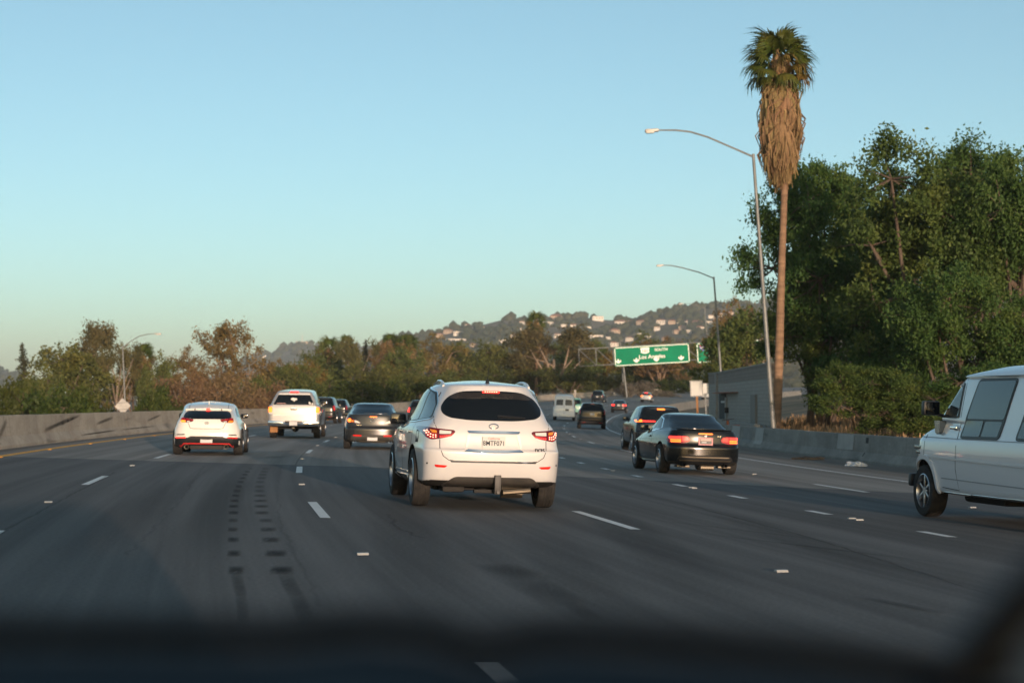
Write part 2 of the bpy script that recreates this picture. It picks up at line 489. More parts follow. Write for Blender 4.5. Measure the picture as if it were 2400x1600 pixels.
for (x, y, x2, y2, w, st) in ((1050, 1400, 900, 1180, .8, .30), (1750, 1420, 1380, 1180, .8, .28), (2200, 1370, 1650, 1190, .7, .28), (180, 1320, 430, 1110, .8, .28), (420, 1340, 560, 1100, .7, .25), (1500, 1480, 1250, 1250, .7, .25)):
    a, b_ = img_ground(x, y), img_ground(x2, y2); dv = b_ - a; dv.z = 0; ln = dv.length; dv.normalize()
    blot((a + b_) / 2, w, ln, dv, st, .0045)

# ------------------------------------------------------------------ concrete barriers
def concrete_mat(name, c1, c2, stain, vert=True):
    m, n, l, b = _new(name)
    uv = n.new('ShaderNodeUVMap'); uv.uv_map = 'wall'
    def noise(sx, sy, sc_, det=5):
        mp = n.new('ShaderNodeMapping'); mp.inputs['Scale'].default_value = (sx, sy, 1); l.new(uv.outputs[0], mp.inputs['Vector'])
        z = n.new('ShaderNodeTexNoise'); z.inputs['Scale'].default_value = sc_; z.inputs['Detail'].default_value = det; l.new(mp.outputs[0], z.inputs['Vector'])
        return z.outputs['Fac']
    def ramp(s, a, b_, ca, cb):
        r = n.new('ShaderNodeValToRGB'); e = r.color_ramp.elements
        e[0].position, e[1].position, e[0].color, e[1].color = a, b_, (*ca, 1), (*cb, 1)
        l.new(s, r.inputs['Fac']); return r.outputs['Color']
    def mul(a, c):
        x = n.new('ShaderNodeMix'); x.data_type = 'RGBA'; x.blend_type = 'MULTIPLY'; x.inputs['Factor'].default_value = 1
        l.new(a, x.inputs['A']); l.new(c, x.inputs['B']); return x.outputs['Result']
    col = ramp(noise(.6, 1.5, 1.5, 8), .3, .7, c1, c2)
    col = mul(col, ramp(noise(.28, .35, 1.2, 7), .34, .62, (1 - stain * .5,) * 3, (1.05,) * 3))
    col = mul(col, ramp(noise(2.6, .30, 1.0, 6), .56, .70, (1,) * 3, (1 - stain * .45,) * 3))      # run-down streaks
    col = mul(col, ramp(noise(.22, 2.2, 1.4, 7), .60, .72, (1,) * 3, (1 - stain * 1.3,) * 3))    # tyre scuffs
    col = mul(col, ramp(noise(3, 3, 4, 6), .35, .6, (.86,) * 3, (1.04,) * 3))
    l.new(col, b.inputs['Base Color'])
    b.inputs['Roughness'].default_value = .9; b.inputs['Specular IOR Level'].default_value = .2
    bp = n.new('ShaderNodeBump'); bp.inputs['Strength'].default_value = .5; bp.inputs['Distance'].default_value = .02
    l.new(noise(1, 1, 9, 6), bp.inputs['Height']); l.new(bp.outputs[0], b.inputs['Normal'])
    return m
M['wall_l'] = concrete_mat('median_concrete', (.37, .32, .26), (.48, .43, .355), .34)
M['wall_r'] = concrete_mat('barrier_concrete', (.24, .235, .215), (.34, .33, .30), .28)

def barrier(name, label, o0, side, s0, s1, mat_, hgt, seg=6.1):
    """safety-shape barrier; side=+1 faces the road to its right. Cast in lengths with open joints."""
    t = thing(name, label, 'barrier', (0, 0, 0))
    prof = [(0, -.3), (0, .08), (-.17, .33), (-.235, hgt - .015), (-.25, hgt), (-.40, hgt), (-.415, hgt - .015), (-.6, -.3)]
    s = s0; k = 0
    while s < s1:
        e = min(s + seg, s1); n = 2
        v, f, uv = [], [], []
        rj = random.Random(k * 31 + int(o0)); dj = rj.uniform(-.004, .004); hj = rj.uniform(-.005, .005)
        for j in range(n + 1):
            ss = s + .004 + (e - s - .008) * j / n
            base = P(o0, ss)
            for (po, pz) in prof:
                q = P(o0 + side * po * 1.0 + dj, ss); q.z = base.z + pz + (hj if pz > .5 else 0)
                v.append(q); uv.append((ss, pz + po * .5))
        m_ = len(prof)
        for j in range(n):
            for i in range(m_ - 1):
                a = j * m_ + i
                q = (a, a + 1, a + m_ + 1, a + m_)
                f.append(q if side > 0 else q[::-1])
        f.append(tuple(range(m_))); f.append(tuple(n * m_ + i for i in range(m_))[::-1])
        me = mesh('barrier_length', v, f, mat_)
        ul = me.uv_layers.new(name='wall')
        for lp in me.loops: ul.data[lp.index].uv = uv[lp.vertex_index]
        bm = bmesh.new(); bm.from_mesh(me); bmesh.ops.recalc_face_normals(bm, faces=bm.faces[:]); bm.to_mesh(me); bm.free()
        obj('barrier_length', me, t)
        s = e; k += 1
    return t
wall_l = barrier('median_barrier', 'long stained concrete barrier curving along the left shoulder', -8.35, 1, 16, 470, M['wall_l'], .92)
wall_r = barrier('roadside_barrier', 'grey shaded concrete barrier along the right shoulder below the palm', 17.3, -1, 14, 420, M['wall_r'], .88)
# lighter patches where the right barrier was painted over, and dark inlets
def wall_patch(name, s, w, z0, z1, mat_, wall=wall_r):
    def fo(z): return 17.3 + (.17 * (z - .08) / .25 if z < .33 else .17 + .065 * (z - .33) / .535) - .012
    v = []
    for ss in (s - w / 2, s + w / 2):
        for z in (z0, max(z0, min(z1, .335)), z1):
            q = P(fo(z), ss); q.z = P(17.3, ss).z + z; v.append(q)
    return obj(name, mesh(name, v, [(0, 1, 4, 3), (1, 2, 5, 4)], mat_), wall)
M['overpaint'] = noisy('overpaint_grey', (.36, .355, .33), (.43, .42, .39), 3, .85)
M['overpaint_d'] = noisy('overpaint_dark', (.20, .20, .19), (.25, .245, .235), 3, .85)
M['scuff'] = marks_mat('scuff_rubber', (.03, .028, .026), .85)
def scuff(s0, s1, z0, z1, w, st):
    v, f, fa = [], [], []
    for i in range(13):
        u = i / 12; ss = s0 + (s1 - s0) * u; zz = z0 + (z1 - z0) * u
        for k in range(5):
            z = zz + w * (k / 4 - .5)
            o = -8.35 - (.17 * (z - .08) / .25 if z < .33 else .17 + .065 * (z - .33) / .57) + .010
            q = P(o, ss); q.z = P(-8.35, ss).z + z; v.append(q); fa.append(st * math.sin(math.pi * u) ** .5 * (1 - abs(k / 2 - 1) ** 2))
    f = [(i * 5 + k, i * 5 + k + 1, i * 5 + k + 6, i * 5 + k + 5) for i in range(12) for k in range(4)]
    me = mesh('tyre_scuff', v, f, M['scuff']); a_ = me.attributes.new('fade', 'FLOAT', 'POINT'); a_.data.foreach_set('value', fa)
    obj('tyre_scuff', me, wall_l)
for q in ((45, 50, .52, .60, .10, .9), (44, 47, .30, .38, .08, .8), (60, 66, .40, .80, .16, .8), (63, 67, .55, .85, .10, .7), (70, 74, .50, .72, .14, .7), (66, 74, .16, .22, .06, 1.), (75, 84, .22, .26, .05, .9), (82, 86, .5, .75, .12, .6), (48, 52, .70, .80, .10, .7), (53, 54.5, .3, .8, .25, .5), (90, 97, .45, .62, .12, .6), (47, 53, .12, .16, .05, 1.)): scuff(*q)
wall_patch('paint_patch', 62.3, 2.3, .36, .86, M['overpaint'])
wall_patch('paint_patch', 78.6, 2.0, .20, .86, M['overpaint'])
wall_patch('paint_patch', 81.8, 2.6, .20, .80, M['overpaint_d'])
wall_patch('paint_patch', 85.5, 2.6, .10, .86, M['overpaint'])
wall_patch('drain_hole', 59.4, .35, .62, .80, M['under'])
wall_patch('drain_hole', 59.5, .12, .20, .32, M['under'])

# ------------------------------------------------------------------ ground beyond the barriers, out to the horizon
M['dirt'] = noisy('dry_ground', (.17, .12, .07), (.26, .19, .11), .6, .95, .3, 5, c3=(.09, .085, .045), s3=.08)
def ground_strip(name, offs, mat_):
    v, f = [], []
    ss = np.arange(-40, 601, 10)
    for s in ss:
        for (o, z) in offs:
            q = P(o, s); q.z = zprof(s) + z; v.append(q)
    m_ = len(offs)
    for j in range(len(ss) - 1):
        for i in range(m_ - 1):
            a = j * m_ + i
            f.append((a, a + 1, a + m_ + 1, a + m_))
    o = obj(name, mesh(name, v, f, mat_, True)); o['kind'] = 'structure'
    return o
LEFT_G = [(-130, -3.6), (-60, -3.4), (-24, -3.0), (-14, -2.0), (-9.5, -.35), (-8.7, -.2)]
RIGHT_G = [(17.2, -.75), (18.5, -.7), (24, -.25), (32, .9), (45, 2.0), (70, 2.4), (130, 2.6)]
ground_strip('ground', LEFT_G, M['dirt']); ground_strip('ground', RIGHT_G, M['dirt'])
def side_z(x, y):
    o, s = road_os(x, y)
    tab = LEFT_G if o < 0 else RIGHT_G
    if s >= 619: s = 619
    return zprof(s) + float(np.interp(o, [a for a, _ in tab], [b for _, b in tab]))
v = [(-9000, -3000, -6), (9000, -3000, -6), (9000, 9000, -6), (-9000, 9000, -6)]
g = obj('terrain', mesh('terrain', v, [(0, 1, 2, 3)], M['dirt'])); g['kind'] = 'structure'
# ------------------------------------------------------------------ car kit
RK = dict(zr=0, zf=0, yr=0, yf=0, w=1, rx=.25, ryr=.22, ryf=.3, br=.06, bf=.12, tr=.08, tf=.08, zc=0.)
def rings_surface(keys, sub=5, nedge=7, ncor=6, nside=16):
    """closed body skin from a stack of plan outlines (rear y, front y, half width, corner radii, bow, taper)"""
    full, cur = [], dict(RK)
    for k in keys:
        cur = dict(cur); z = k.pop('z', None) if 'z' in k else None
        if z is not None: cur['zr'] = cur['zf'] = z
        cur.update(k); full.append(cur)
    names = list(RK)
    A = np.array([[d[n] for n in names] for d in full])
    out = []
    for i in range(len(A) - 1):
        p0, p1, p2, p3 = A[max(i - 1, 0)], A[i], A[i + 1], A[min(i + 2, len(A) - 1)]
        if np.allclose(p1, p2): continue
        for j in range(sub):
            t = j / sub
            m1, m2 = (p2 - p0) * .5, (p3 - p1) * .5
            # limit tangents so that outlines never overshoot
            d = p2 - p1
            m1 = np.where(m1 * d <= 0, 0, np.sign(d) * np.minimum(abs(m1), 2.5 * abs(d)))
            m2 = np.where(m2 * d <= 0, 0, np.sign(d) * np.minimum(abs(m2), 2.5 * abs(d)))
            h = (2 * t**3 - 3 * t**2 + 1) * p1 + (t**3 - 2 * t**2 + t) * m1 + (-2 * t**3 + 3 * t**2) * p2 + (t**3 - t**2) * m2
            out.append(h)
    out.append(A[-1])
    V, F = [], []
    for q in out:
        d = dict(zip(names, q))
        w, yr, yf = d['w'], d['yr'], d['yf']
        ym = (yr + yf) / 2
        wr, wf = w * (1 - d['tr']), w * (1 - d['tf'])
        rx = min(d['rx'], w * .8); ryr, ryf = min(d['ryr'], (yf - yr) * .3), min(d['ryf'], (yf - yr) * .3)
        pts = []
        for i in range(nedge): pts.append(((wr - rx) * i / nedge, yr))
        for i in range(ncor + 1):
            t = math.pi / 2 * i / ncor
            pts.append((wr - rx + rx * math.sin(t), yr + ryr * (1 - math.cos(t))))
        y0, y1 = yr + ryr, yf - ryf
        for i in range(1, nside):
            y = y0 + (y1 - y0) * i / nside
            a = (y - ym) / (y0 - ym) if y < ym else (y - ym) / (y1 - ym)
            pts.append((w * (1 - (d['tr'] if y < ym else d['tf']) * abs(a) ** 2.2), y))
        for i in range(ncor + 1):
            t = math.pi / 2 * (1 - i / ncor)
            pts.append((wf - rx + rx * math.sin(t), yf - ryf * (1 - math.cos(t))))
        for i in range(nedge - 1, -1, -1): pts.append(((wf - rx) * i / nedge, yf))
        ring = []
        for (x, y) in pts:
            u = (y - yr) / max(1e-6, yf - yr); k = (x / w) ** 2
            b = d['br'] * k * max(0, 1 - u * 2.2) - d['bf'] * k * max(0, 1 - (1 - u) * 2.2)
            ring.append((x, y + b, d['zr'] + (d['zf'] - d['zr']) * u - d['zc'] * k))
        ring += [(-x, y, z) for (x, y, z) in ring[-2:0:-1]]
        V.append(ring)
    n = len(V[0])
    v = [p for r in V for p in r]
    for i in range(len(V) - 1):
        for k in range(n):
            k2 = (k + 1) % n
            F.append((i * n + k, i * n + k2, (i + 1) * n + k2, (i + 1) * n + k))
    # caps: bridge left and right halves across
    h = n // 2
    for base, flip in ((0, True), ((len(V) - 1) * n, False)):
        for k in range(h):
            a, b = base + k, base + k + 1
            c, e = base + (n - k - 1) % n, base + (n - k) % n
            q = [a, b, c, e]
            q = list(dict.fromkeys(q))
            if len(q) > 2: F.append(tuple(q[::-1] if flip else q))
    return v, F

def rp(pts, r=.03, n=4):
    """round the corners of an outline"""
    out, m = [], len(pts)
    rr = r if isinstance(r, (list, tuple)) else [r] * m
    for i in range(m):
        p, a, b = Vector(pts[i]), Vector(pts[i - 1]), Vector(pts[(i + 1) % m])
        da, db = a - p, b - p
        q = min(rr[i], da.length * .48, db.length * .48)
        s, e = p + da.normalized() * q, p + db.normalized() * q
        for j in range(n + 1):
            t = j / n
            out.append(tuple(s * (1 - t) ** 2 + p * 2 * t * (1 - t) + e * t * t))
    return out
def mir(poly): return [(-x, z) for (x, z) in poly][::-1]
def ell(cx, cz, rx, rz, n=24): return [(cx + rx * math.cos(2 * math.pi * i / n), cz + rz * math.sin(2 * math.pi * i / n)) for i in range(n)]
def band(pts, w):
    """an outline of width w along a line"""
    P_ = [Vector(p) for p in pts]; L, Rr = [], []
    for i, p in enumerate(P_):
        t = (P_[min(i + 1, len(P_) - 1)] - P_[max(i - 1, 0)]).normalized()
        nn = Vector((-t.y, t.x)) * w / 2
        L.append(tuple(p + nn)); Rr.append(tuple(p - nn))
    return L + Rr[::-1]

class Car:
    def __init__(s, name, label, cat, paint, keys, wheels, group=None, sub=5, arch=None, wr=.36, tw=.23, track=.82, rim=None, spokes=5, low=.30, cut=True):
        """wheels: (rear axle y, front axle y)"""
        s.t = thing(name, label, cat, group=group)
        v, f = rings_surface(keys, sub)
        me = mesh('body', v, f, [paint, M['under']], True)
        bm = bmesh.new(); bm.from_mesh(me); bmesh.ops.remove_doubles(bm, verts=bm.verts[:], dist=.0004); bmesh.ops.recalc_face_normals(bm, faces=bm.faces[:])
        bm.to_mesh(me); bm.free()
        me.polygons.foreach_set('use_smooth', [True] * len(me.polygons)); me.set_sharp_from_angle(angle=R(50))
        s.bvh = BVHTree.FromPolygons([p.co for p in me.vertices], [tuple(p.vertices) for p in me.polygons])
        s.body = obj('body', me, s.t)
        s.wr, s.wy, s.track = wr, wheels, track
        if cut:
            ar = arch or wr + .06
            cb = MB()
            for y in wheels:
                for sx in (-1, 1):
                    cb.lathe([(.001, sx * .42), (ar, sx * .42), (ar, sx * 1.6), (.001, sx * 1.6)], 28, 'X', (0, y, wr + .01))
            co = cb.build('cutter', [M['under']])
            bo = s.body.modifiers.new('b', 'BOOLEAN'); bo.operation = 'DIFFERENCE'; bo.object = co; bo.solver = 'EXACT'; bo.material_mode = 'TRANSFER'
            dg = bpy.context.evaluated_depsgraph_get()
            nm = bpy.data.meshes.new_from_object(s.body.evaluated_get(dg))
            s.body.modifiers.clear(); s.body.data = nm; nm.name = 'body'
            bpy.data.objects.remove(co)
            nm.set_sharp_from_angle(angle=R(40))
        for p in s.body.data.polygons:
            if p.normal.z < -.7 and p.center.z < low + .12: p.material_index = 1
        s.wheels(tw, rim or M['alloy'], spokes)
    def wheels(s, tw, rim, spokes):
        r = s.wr; key = ('w', round(r, 3), tw, rim.name, spokes)
        if key not in CACHE:
            t = MB(); h = tw / 2; ri = r * .66
            t.lathe([(ri, -h * .9), (r * .86, -h), (r * .955, -h * .93), (r * .995, -h * .72), (r, -h * .40), (r * .985, -h * .38), (r * .985, -h * .30), (r, -h * .28), (r, -h * .04),
                     (r * .985, -h * .02), (r * .985, h * .06), (r, h * .08), (r, h * .34), (r * .985, h * .36), (r * .985, h * .44), (r, h * .46), (r * .995, h * .72), (r * .955, h * .93), (r * .86, h), (ri, h * .9)], 36, 'X')
            q = MB()
            q.lathe([(ri * 1.01, h * .92), (ri * .95, h * .98), (ri * .9, h * .7), (ri * .88, -h * .6), (ri * 1.01, -h * .8)], 30, 'X')
            q.lathe([(.001, h * .80), (ri * .2, h * .80), (ri * .26, h * .62), (.001, h * .4)], 16, 'X')
            for k in range(spokes):
                a = 2 * math.pi * k / spokes
                for da in ((-.16, .16) if spokes == 5 else (0,)):
                    wdt = ri * (.13 if spokes == 5 else .16)
                    MM = Matrix.Rotation(a, 4, 'X') @ Matrix.Translation((0, 0, ri * .56)) @ Matrix.Rotation(da, 4, 'X')
                    q.box((0, 0, 0), (h * .34, wdt, ri * .80), .006, Matrix.Translation((h * .62, 0, 0)) @ MM)
            d = MB(); d.lathe([(.001, h * .05), (ri * .86, h * .05)], 24, 'X')
            a_, b_, c_ = t.build('wheel', M['rubber'], None, True, 30), q.build('rim', rim, None, True, 30), d.build('hub', M['black'])
            CACHE[key] = (a_.data, b_.data, c_.data)
            for o in (a_, b_, c_): bpy.data.objects.remove(o)
        a_, b_, c_ = CACHE[key]
        for y in s.wy:
            for sx in (-1, 1):
                w = obj('wheel', a_, s.t, (sx * s.track, y, r), (0, 0, 0 if sx > 0 else math.pi))
                obj('rim', b_, w); obj('brake_disc', c_, w)
    def hit(s, ax, a, b):
        if ax == 'R': o, d = Vector((a, -9, b)), Vector((0, 1, 0))
        elif ax == 'F': o, d = Vector((a, 9, b)), Vector((0, -1, 0))
        elif ax == 'L': o, d = Vector((-9, a, b)), Vector((1, 0, 0))
        elif ax == 'Q': o, d = Vector((9, a, b)), Vector((-1, 0, 0))
        else: o, d = Vector((a, b, 9)), Vector((0, 0, -1))
        p, nn, i, dist = s.bvh.ray_cast(o, d)
        if p is None:
            p, nn, i, dist = s.bvh.find_nearest(Vector((a, -2, b)) if ax == 'R' else Vector((a, 2, b)) if ax == 'F' else Vector((-1, a, b)) if ax == 'L' else Vector((1, a, b)) if ax == 'Q' else Vector((a, b, 1.4)))
        if nn.dot(d) > 0: nn = -nn
        return p, nn
    def patch(s, name, outline, ax, mat_, off=.005, parent=None, step=None, thick=.012, label=None):
        """a panel, pane or lens that follows the body skin inside an outline drawn from one side"""
        P2 = [Vector((p[0], p[1])) for p in outline]
        xs, ys = [p.x for p in P2], [p.y for p in P2]
        st = step or max(.03, max(max(xs) - min(xs), max(ys) - min(ys)) / 16)
        bound = []
        for i, p in enumerate(P2):
            q = P2[(i + 1) % len(P2)]; m = max(1, int((q - p).length / st))
            bound += [p.lerp(q, j / m) for j in range(m)]
        n = len(bound)
        def inside(x, y):
            c = False; j = n - 1
            for i in range(n):
                a, b = bound[i], bound[j]
                if (a.y > y) != (b.y > y) and x < (b.x - a.x) * (y - a.y) / (b.y - a.y) + a.x: c = not c
                j = i
            return c
        inner = []
        y = min(ys) + st * .5
        while y < max(ys):
            x = min(xs) + st * .5
            while x < max(xs):
                if inside(x, y) and min((Vector((x, y)) - b).length for b in bound) > st * .45: inner.append(Vector((x, y)))
                x += st
            y += st
        vv, _, ff, ov, _, _ = delaunay_2d_cdt(bound + inner, [], [list(range(n))], 1, 1e-5)
        isb = [any(k < n for k in q) for q in ov]
        v, N = [], []
        for p in vv:
            h, nn = s.hit(ax, p.x, p.y); v.append(h + nn * off); N.append(nn)
        f = [tuple(q) for q in ff]
        # turn the rim inwards so the piece has thickness
        m = len(v); rim = {}
        ec = {}
        for q in f:
            for i in range(len(q)):
                e = (q[i], q[(i + 1) % len(q)]); ec[e] = 1
        for (a, b) in list(ec):
            if (b, a) not in ec:
                for k in (a, b):
                    if k not in rim: rim[k] = len(v); v.append(v[k] - N[k] * thick)
                f.append((b, a, rim[a], rim[b]))
        me = mesh(name, v, f, mat_, True, 40)
        bm = bmesh.new(); bm.from_mesh(me)
        bmesh.ops.recalc_face_normals(bm, faces=bm.faces[:])
        q = bm.faces[0] if len(bm.faces) else None
        if q is not None and len(ff):
            bm.faces.ensure_lookup_table()
            if bm.faces[0].normal.dot(N[ff[0][0]]) < 0: bmesh.ops.reverse_faces(bm, faces=bm.faces[:])
        bm.to_mesh(me); bm.free()
        o = obj(name, me, parent or s.t)
        if label: o['label'] = label
        return o
    def both(s, name, outline, mat_, off=.005, **k):
        """a side piece on the left and the right"""
        return s.patch(name, outline, 'L', mat_, off, **k), s.patch(name, outline, 'Q', mat_, off, **k)
    def pair(s, name, outline, mat_, off=.005, **k):
        """a rear piece and its mirror image"""
        return s.patch(name, outline, 'R', mat_, off, **k), s.patch(name, mir(outline), 'R', mat_, off, **k)
    def part(s, name, mb, mat_, parent=None, smooth=True, angle=35): return mb.build(name, mat_, parent or s.t, smooth, angle)
    def mirrors(s, y, z, w=.24, h=.16, mat_=None, out=.02, hw=None):
        for sx in (-1, 1):
            p, n_ = s.hit('L' if sx < 0 else 'Q', y, z)
            c = (p.x + sx * (w * .55 + out), y + .01, z + .05)
            m = MB(); m.box(c, (w, .11, h), .05)
            m.tube([(p.x - sx * .05, y + .03, z), (p.x + sx * .12, y + .02, z + .01)], .025, 6)
            h_ = s.part('mirror', m, mat_ or M['black'])
            g = MB(); g.box((c[0], c[1] - .056, c[2]), (w * .84, .006, h * .78), .0025)
            s.part('mirror_glass', g, M['glass'], h_)
    def place(s, px, depth, hd, o_lane=None, roll=True):
        """rear bumper centre seen at pixel column px and depth; hd heading in degrees, + to the right"""
        yr = min(p.co.y for p in s.body.data.vertices)
        x = (px - 1200) * depth / FPX
        hh = R(hd)
        cx, cy = x - yr * math.sin(hh), depth - yr * math.cos(hh)
        o, ss = road_os(cx, cy)
        a = ground_z(cx + .8 * math.cos(hh), cy - .8 * math.sin(hh)); b = ground_z(cx - .8 * math.cos(hh), cy + .8 * math.sin(hh))
        c = ground_z(cx + 1.4 * math.sin(hh), cy + 1.4 * math.cos(hh)); d = ground_z(cx - 1.4 * math.sin(hh), cy - 1.4 * math.cos(hh))
        s.t.location = (cx, cy, (a + b) / 2 + .004)
        s.t.rotation_euler = (math.atan2(c - d, 2.8), math.atan2(b - a, 1.6), -hh)
        return s
CACHE = {}
def text(name, body, size, mat_, parent, loc, rot=(R(90), 0, 0), depth=.002, align='CENTER', sx=1., bold=0.):
    cu = bpy.data.curves.new(name, 'FONT'); cu.body = body; cu.size = size; cu.extrude = depth; cu.align_x = align; cu.align_y = 'CENTER'; cu.offset = bold; cu.resolution_u = 3
    o = bpy.data.objects.new(name, cu); COL.objects.link(o)
    me = bpy.data.meshes.new_from_object(o.evaluated_get(bpy.context.evaluated_depsgraph_get()))
    bpy.data.objects.remove(o)
    me.materials.clear(); me.materials.append(mat_); me.name = name
    q = obj(name, me, parent, loc, rot, (sx, 1, 1))
    return q
def plate(c, z, w=.305, h=.152, txt=None, mat_=None, y=None, script=True, tilt=0.):
    p, n_ = c.hit('R', 0, z) if y is None else (Vector((0, y, z)), None)
    m = MB(); m.box((0, p.y - .008, z), (w, .006, h), .002)
    o = c.part('number_plate', m, mat_ or M['plate'], smooth=False)
    if txt:
        text('plate_number', txt, .088, M['ink'], o, (0, p.y - .012, z - .012), sx=.86, bold=.0008)
        if script: text('plate_state', 'California', .040, M['redscript'], o, (0, p.y - .012, z + .052), sx=1)
    return o
def car_paint(name, col, rough=.32, flake=0., coat=1.):
    return mat(name, col, rough, flake, coat)
# ------------------------------------------------------------------ the white crossover in the middle
M['pearl'] = car_paint('pearl_white_paint', (.58, .57, .565), .35)
M['hitch'] = mat('hitch_steel', (.035, .034, .033), .5)
def build_suv():
    K = [dict(z=.30, yr=-2.18, yf=2.30, w=.86, rx=.30, ryr=.25, ryf=.4, br=.05, bf=.25, tr=.06, tf=.10),
         dict(z=.36, yr=-2.36, yf=2.42, w=.945), dict(z=.42, yr=-2.42, w=.965, rx=.28, tr=.075),
         dict(z=.58, yr=-2.485, yf=2.49, w=.98, tr=.085, rx=.26, ryr=.24, br=.09),
         dict(z=.74, yr=-2.50, w=.988), dict(z=.785, yr=-2.485, yf=2.48), dict(z=.80, yr=-2.455), dict(z=.86, yr=-2.435, w=.99, tr=.10),
         dict(zr=1.0, zf=.96, yr=-2.415, yf=2.30, w=.985, tr=.115), dict(zr=1.08, zf=1.02, yr=-2.39, yf=1.85, w=.965, tr=.135, rx=.24),
         dict(zr=1.14, zf=1.07, yr=-2.36, yf=1.25, w=.925, tr=.145, bf=.2), dict(zr=1.20, zf=1.11, yr=-2.325, yf=1.05, w=.885, tr=.145, tf=.10),
         dict(zr=1.33, zf=1.24, yr=-2.24, yf=.72, w=.83, tr=.15), dict(zr=1.45, zf=1.39, yr=-2.14, yf=.38, w=.785, tr=.17, rx=.25),
         dict(zr=1.53, zf=1.52, yr=-2.06, yf=.08, w=.74, tr=.19), dict(zr=1.585, zf=1.60, yr=-2.03, yf=-.15, w=.68, tr=.17, rx=.28),
         dict(zr=1.625, zf=1.65, yr=-2.0, yf=-.32, w=.60, tr=.12, rx=.3), dict(zr=1.645, zf=1.68, yr=-1.92, yf=-.45, w=.50, tr=.1), dict(zr=1.665, zf=1.70, yr=-1.75, yf=-.6, w=.30), dict(zr=1.675, zf=1.71, yr=-1.55, yf=-.8, w=.1)]
    c = Car('white_crossover', 'white crossover with tow hitch and oval rear window, nearest in the middle lane', 'car', M['pearl'], K, (-1.40, 1.50), sub=6, wr=.385, tw=.235, track=.845, spokes=5, arch=.435)
    # rear window, light bar, wiper
    rw = rp([(.20, 1.555), (.42, 1.54), (.585, 1.455), (.665, 1.33), (.655, 1.245), (.57, 1.195), (.30, 1.165), (-.30, 1.165), (-.57, 1.195), (-.655, 1.245), (-.665, 1.33), (-.585, 1.455), (-.42, 1.54), (-.20, 1.555)], .10)
    g = c.patch('rear_window', rw, 'R', M['glass'], .006, step=.06)
    M['interior'] = noisy('cabin_trim', (.020, .017, .015), (.035, .030, .026), 8, .25, coat=.6)
    c.patch('rear_visor', rp([(.44, 1.525), (.56, 1.455), (.50, 1.44), (0, 1.465), (-.50, 1.44), (-.56, 1.455), (-.44, 1.525), (0, 1.548)], .02), 'R', M['interior'], .008, parent=g, step=.06)
    c.patch('brake_light', rp([(-.105, 1.556), (.105, 1.556), (.12, 1.532), (.105, 1.522), (-.105, 1.522), (-.12, 1.532)], .008), 'R', M['lit_red'], .014)
    for k in range(6): c.patch('lamp_diode', ell(-.075 + .03 * k, 1.539, .010, .007, 8), 'R', M['lit_hot'], .017, thick=.004)
    c.patch('wiper', rp([(.06, 1.235), (.10, 1.232), (.43, 1.208), (.43, 1.198), (.10, 1.212), (.06, 1.205)], .006), 'R', M['black'], .022)
    # tail lamps
    tl = rp([(.497, 1.015), (.53, .975), (.60, .942), (.73, .915), (.80, .905), (.865, .94), (.92, 1.04), (.90, 1.075), (.72, 1.05), (.52, 1.035)], .018)
    for ol in (tl, mir(tl)):
        sx = 1 if ol is tl else -1
        def X(q): return [(sx * a, b) for a, b in q][::sx]
        b = c.patch('tail_light', ol, 'R', M['lens_dark'], .008, step=.035)
        c.patch('lens', X(rp([(.725, .925), (.80, .913), (.852, .945), (.885, 1.02), (.835, 1.035), (.80, .99), (.725, .985)], .012)), 'R', M['lens_red'], .013, parent=b, thick=.006)
        c.patch('lens', X(rp([(.735, .99), (.79, .995), (.815, 1.035), (.735, 1.025)], .008)), 'R', M['amber'], .013, parent=b, thick=.006)
        c.patch('lens', X(rp([(.56, .985), (.70, .980), (.70, 1.028), (.55, 1.018)], .010)), 'R', M['lens_clear'], .013, parent=b, thick=.006)
        c.patch('lens', X(rp([(.55, .955), (.70, .925), (.70, .970), (.575, .972), (.53, 1.0), (.51, 1.0)], .008)), 'R', M['lens_red'], .013, parent=b, thick=.006)
        for (a, z) in ((.745, .94), (.775, .936), (.805, .942), (.833, .962), (.745, .965), (.775, .965), (.803, .975), (.825, .998), (.848, .99), (.862, 1.015), (.84, 1.02)):
            c.patch('lamp_diode', X(ell(a, z, .0075, .0075, 8)), 'R', M['lit_hot'], .017, parent=b, thick=.004)
        for a in (.56, .585, .61, .635, .66, .685):
            c.patch('lamp_diode', X(ell(a, .952 - (a - .62) * .14, .007, .008, 8)), 'R', M['lit_red'], .017, parent=b, thick=.004)
        c.patch('reflector', X(rp([(.60, .578), (.765, .588), (.755, .563), (.735, .552), (.63, .550)], .010)), 'R', M['reflector'], .006)
        c.patch('parking_sensor', X(ell(.852, .60, .010, .012, 10)), 'R', M['black'], .003, thick=.004)
    # tailgate seam, chrome, number plate recess, badges
    M['gap'] = mat('panel_gap', (.03, .028, .026), .8)
    c.patch('tailgate_gap', band([(.70, .915), (.70, .80), (.66, .70), (.585, .648), (.50, .640)], .009), 'R', M['gap'], .0015, thick=.004)
    c.patch('tailgate_gap', band([(-.70, .915), (-.70, .80), (-.66, .70), (-.585, .648), (-.50, .640)], .009), 'R', M['gap'], .0015, thick=.004)
    for sx in (-1, 1): c.patch('tailgate_gap', band([(sx * .735, 1.048), (sx * .76, 1.13), (sx * .745, 1.24), (sx * .70, 1.40), (sx * .62, 1.53)], .007), 'R', M['gap'], .0015, thick=.004)
    c.patch('bumper_strip', rp([(-.57, .645), (.57, .645), (.555, .622), (-.555, .622)], .006), 'R', M['chrome'], .012)
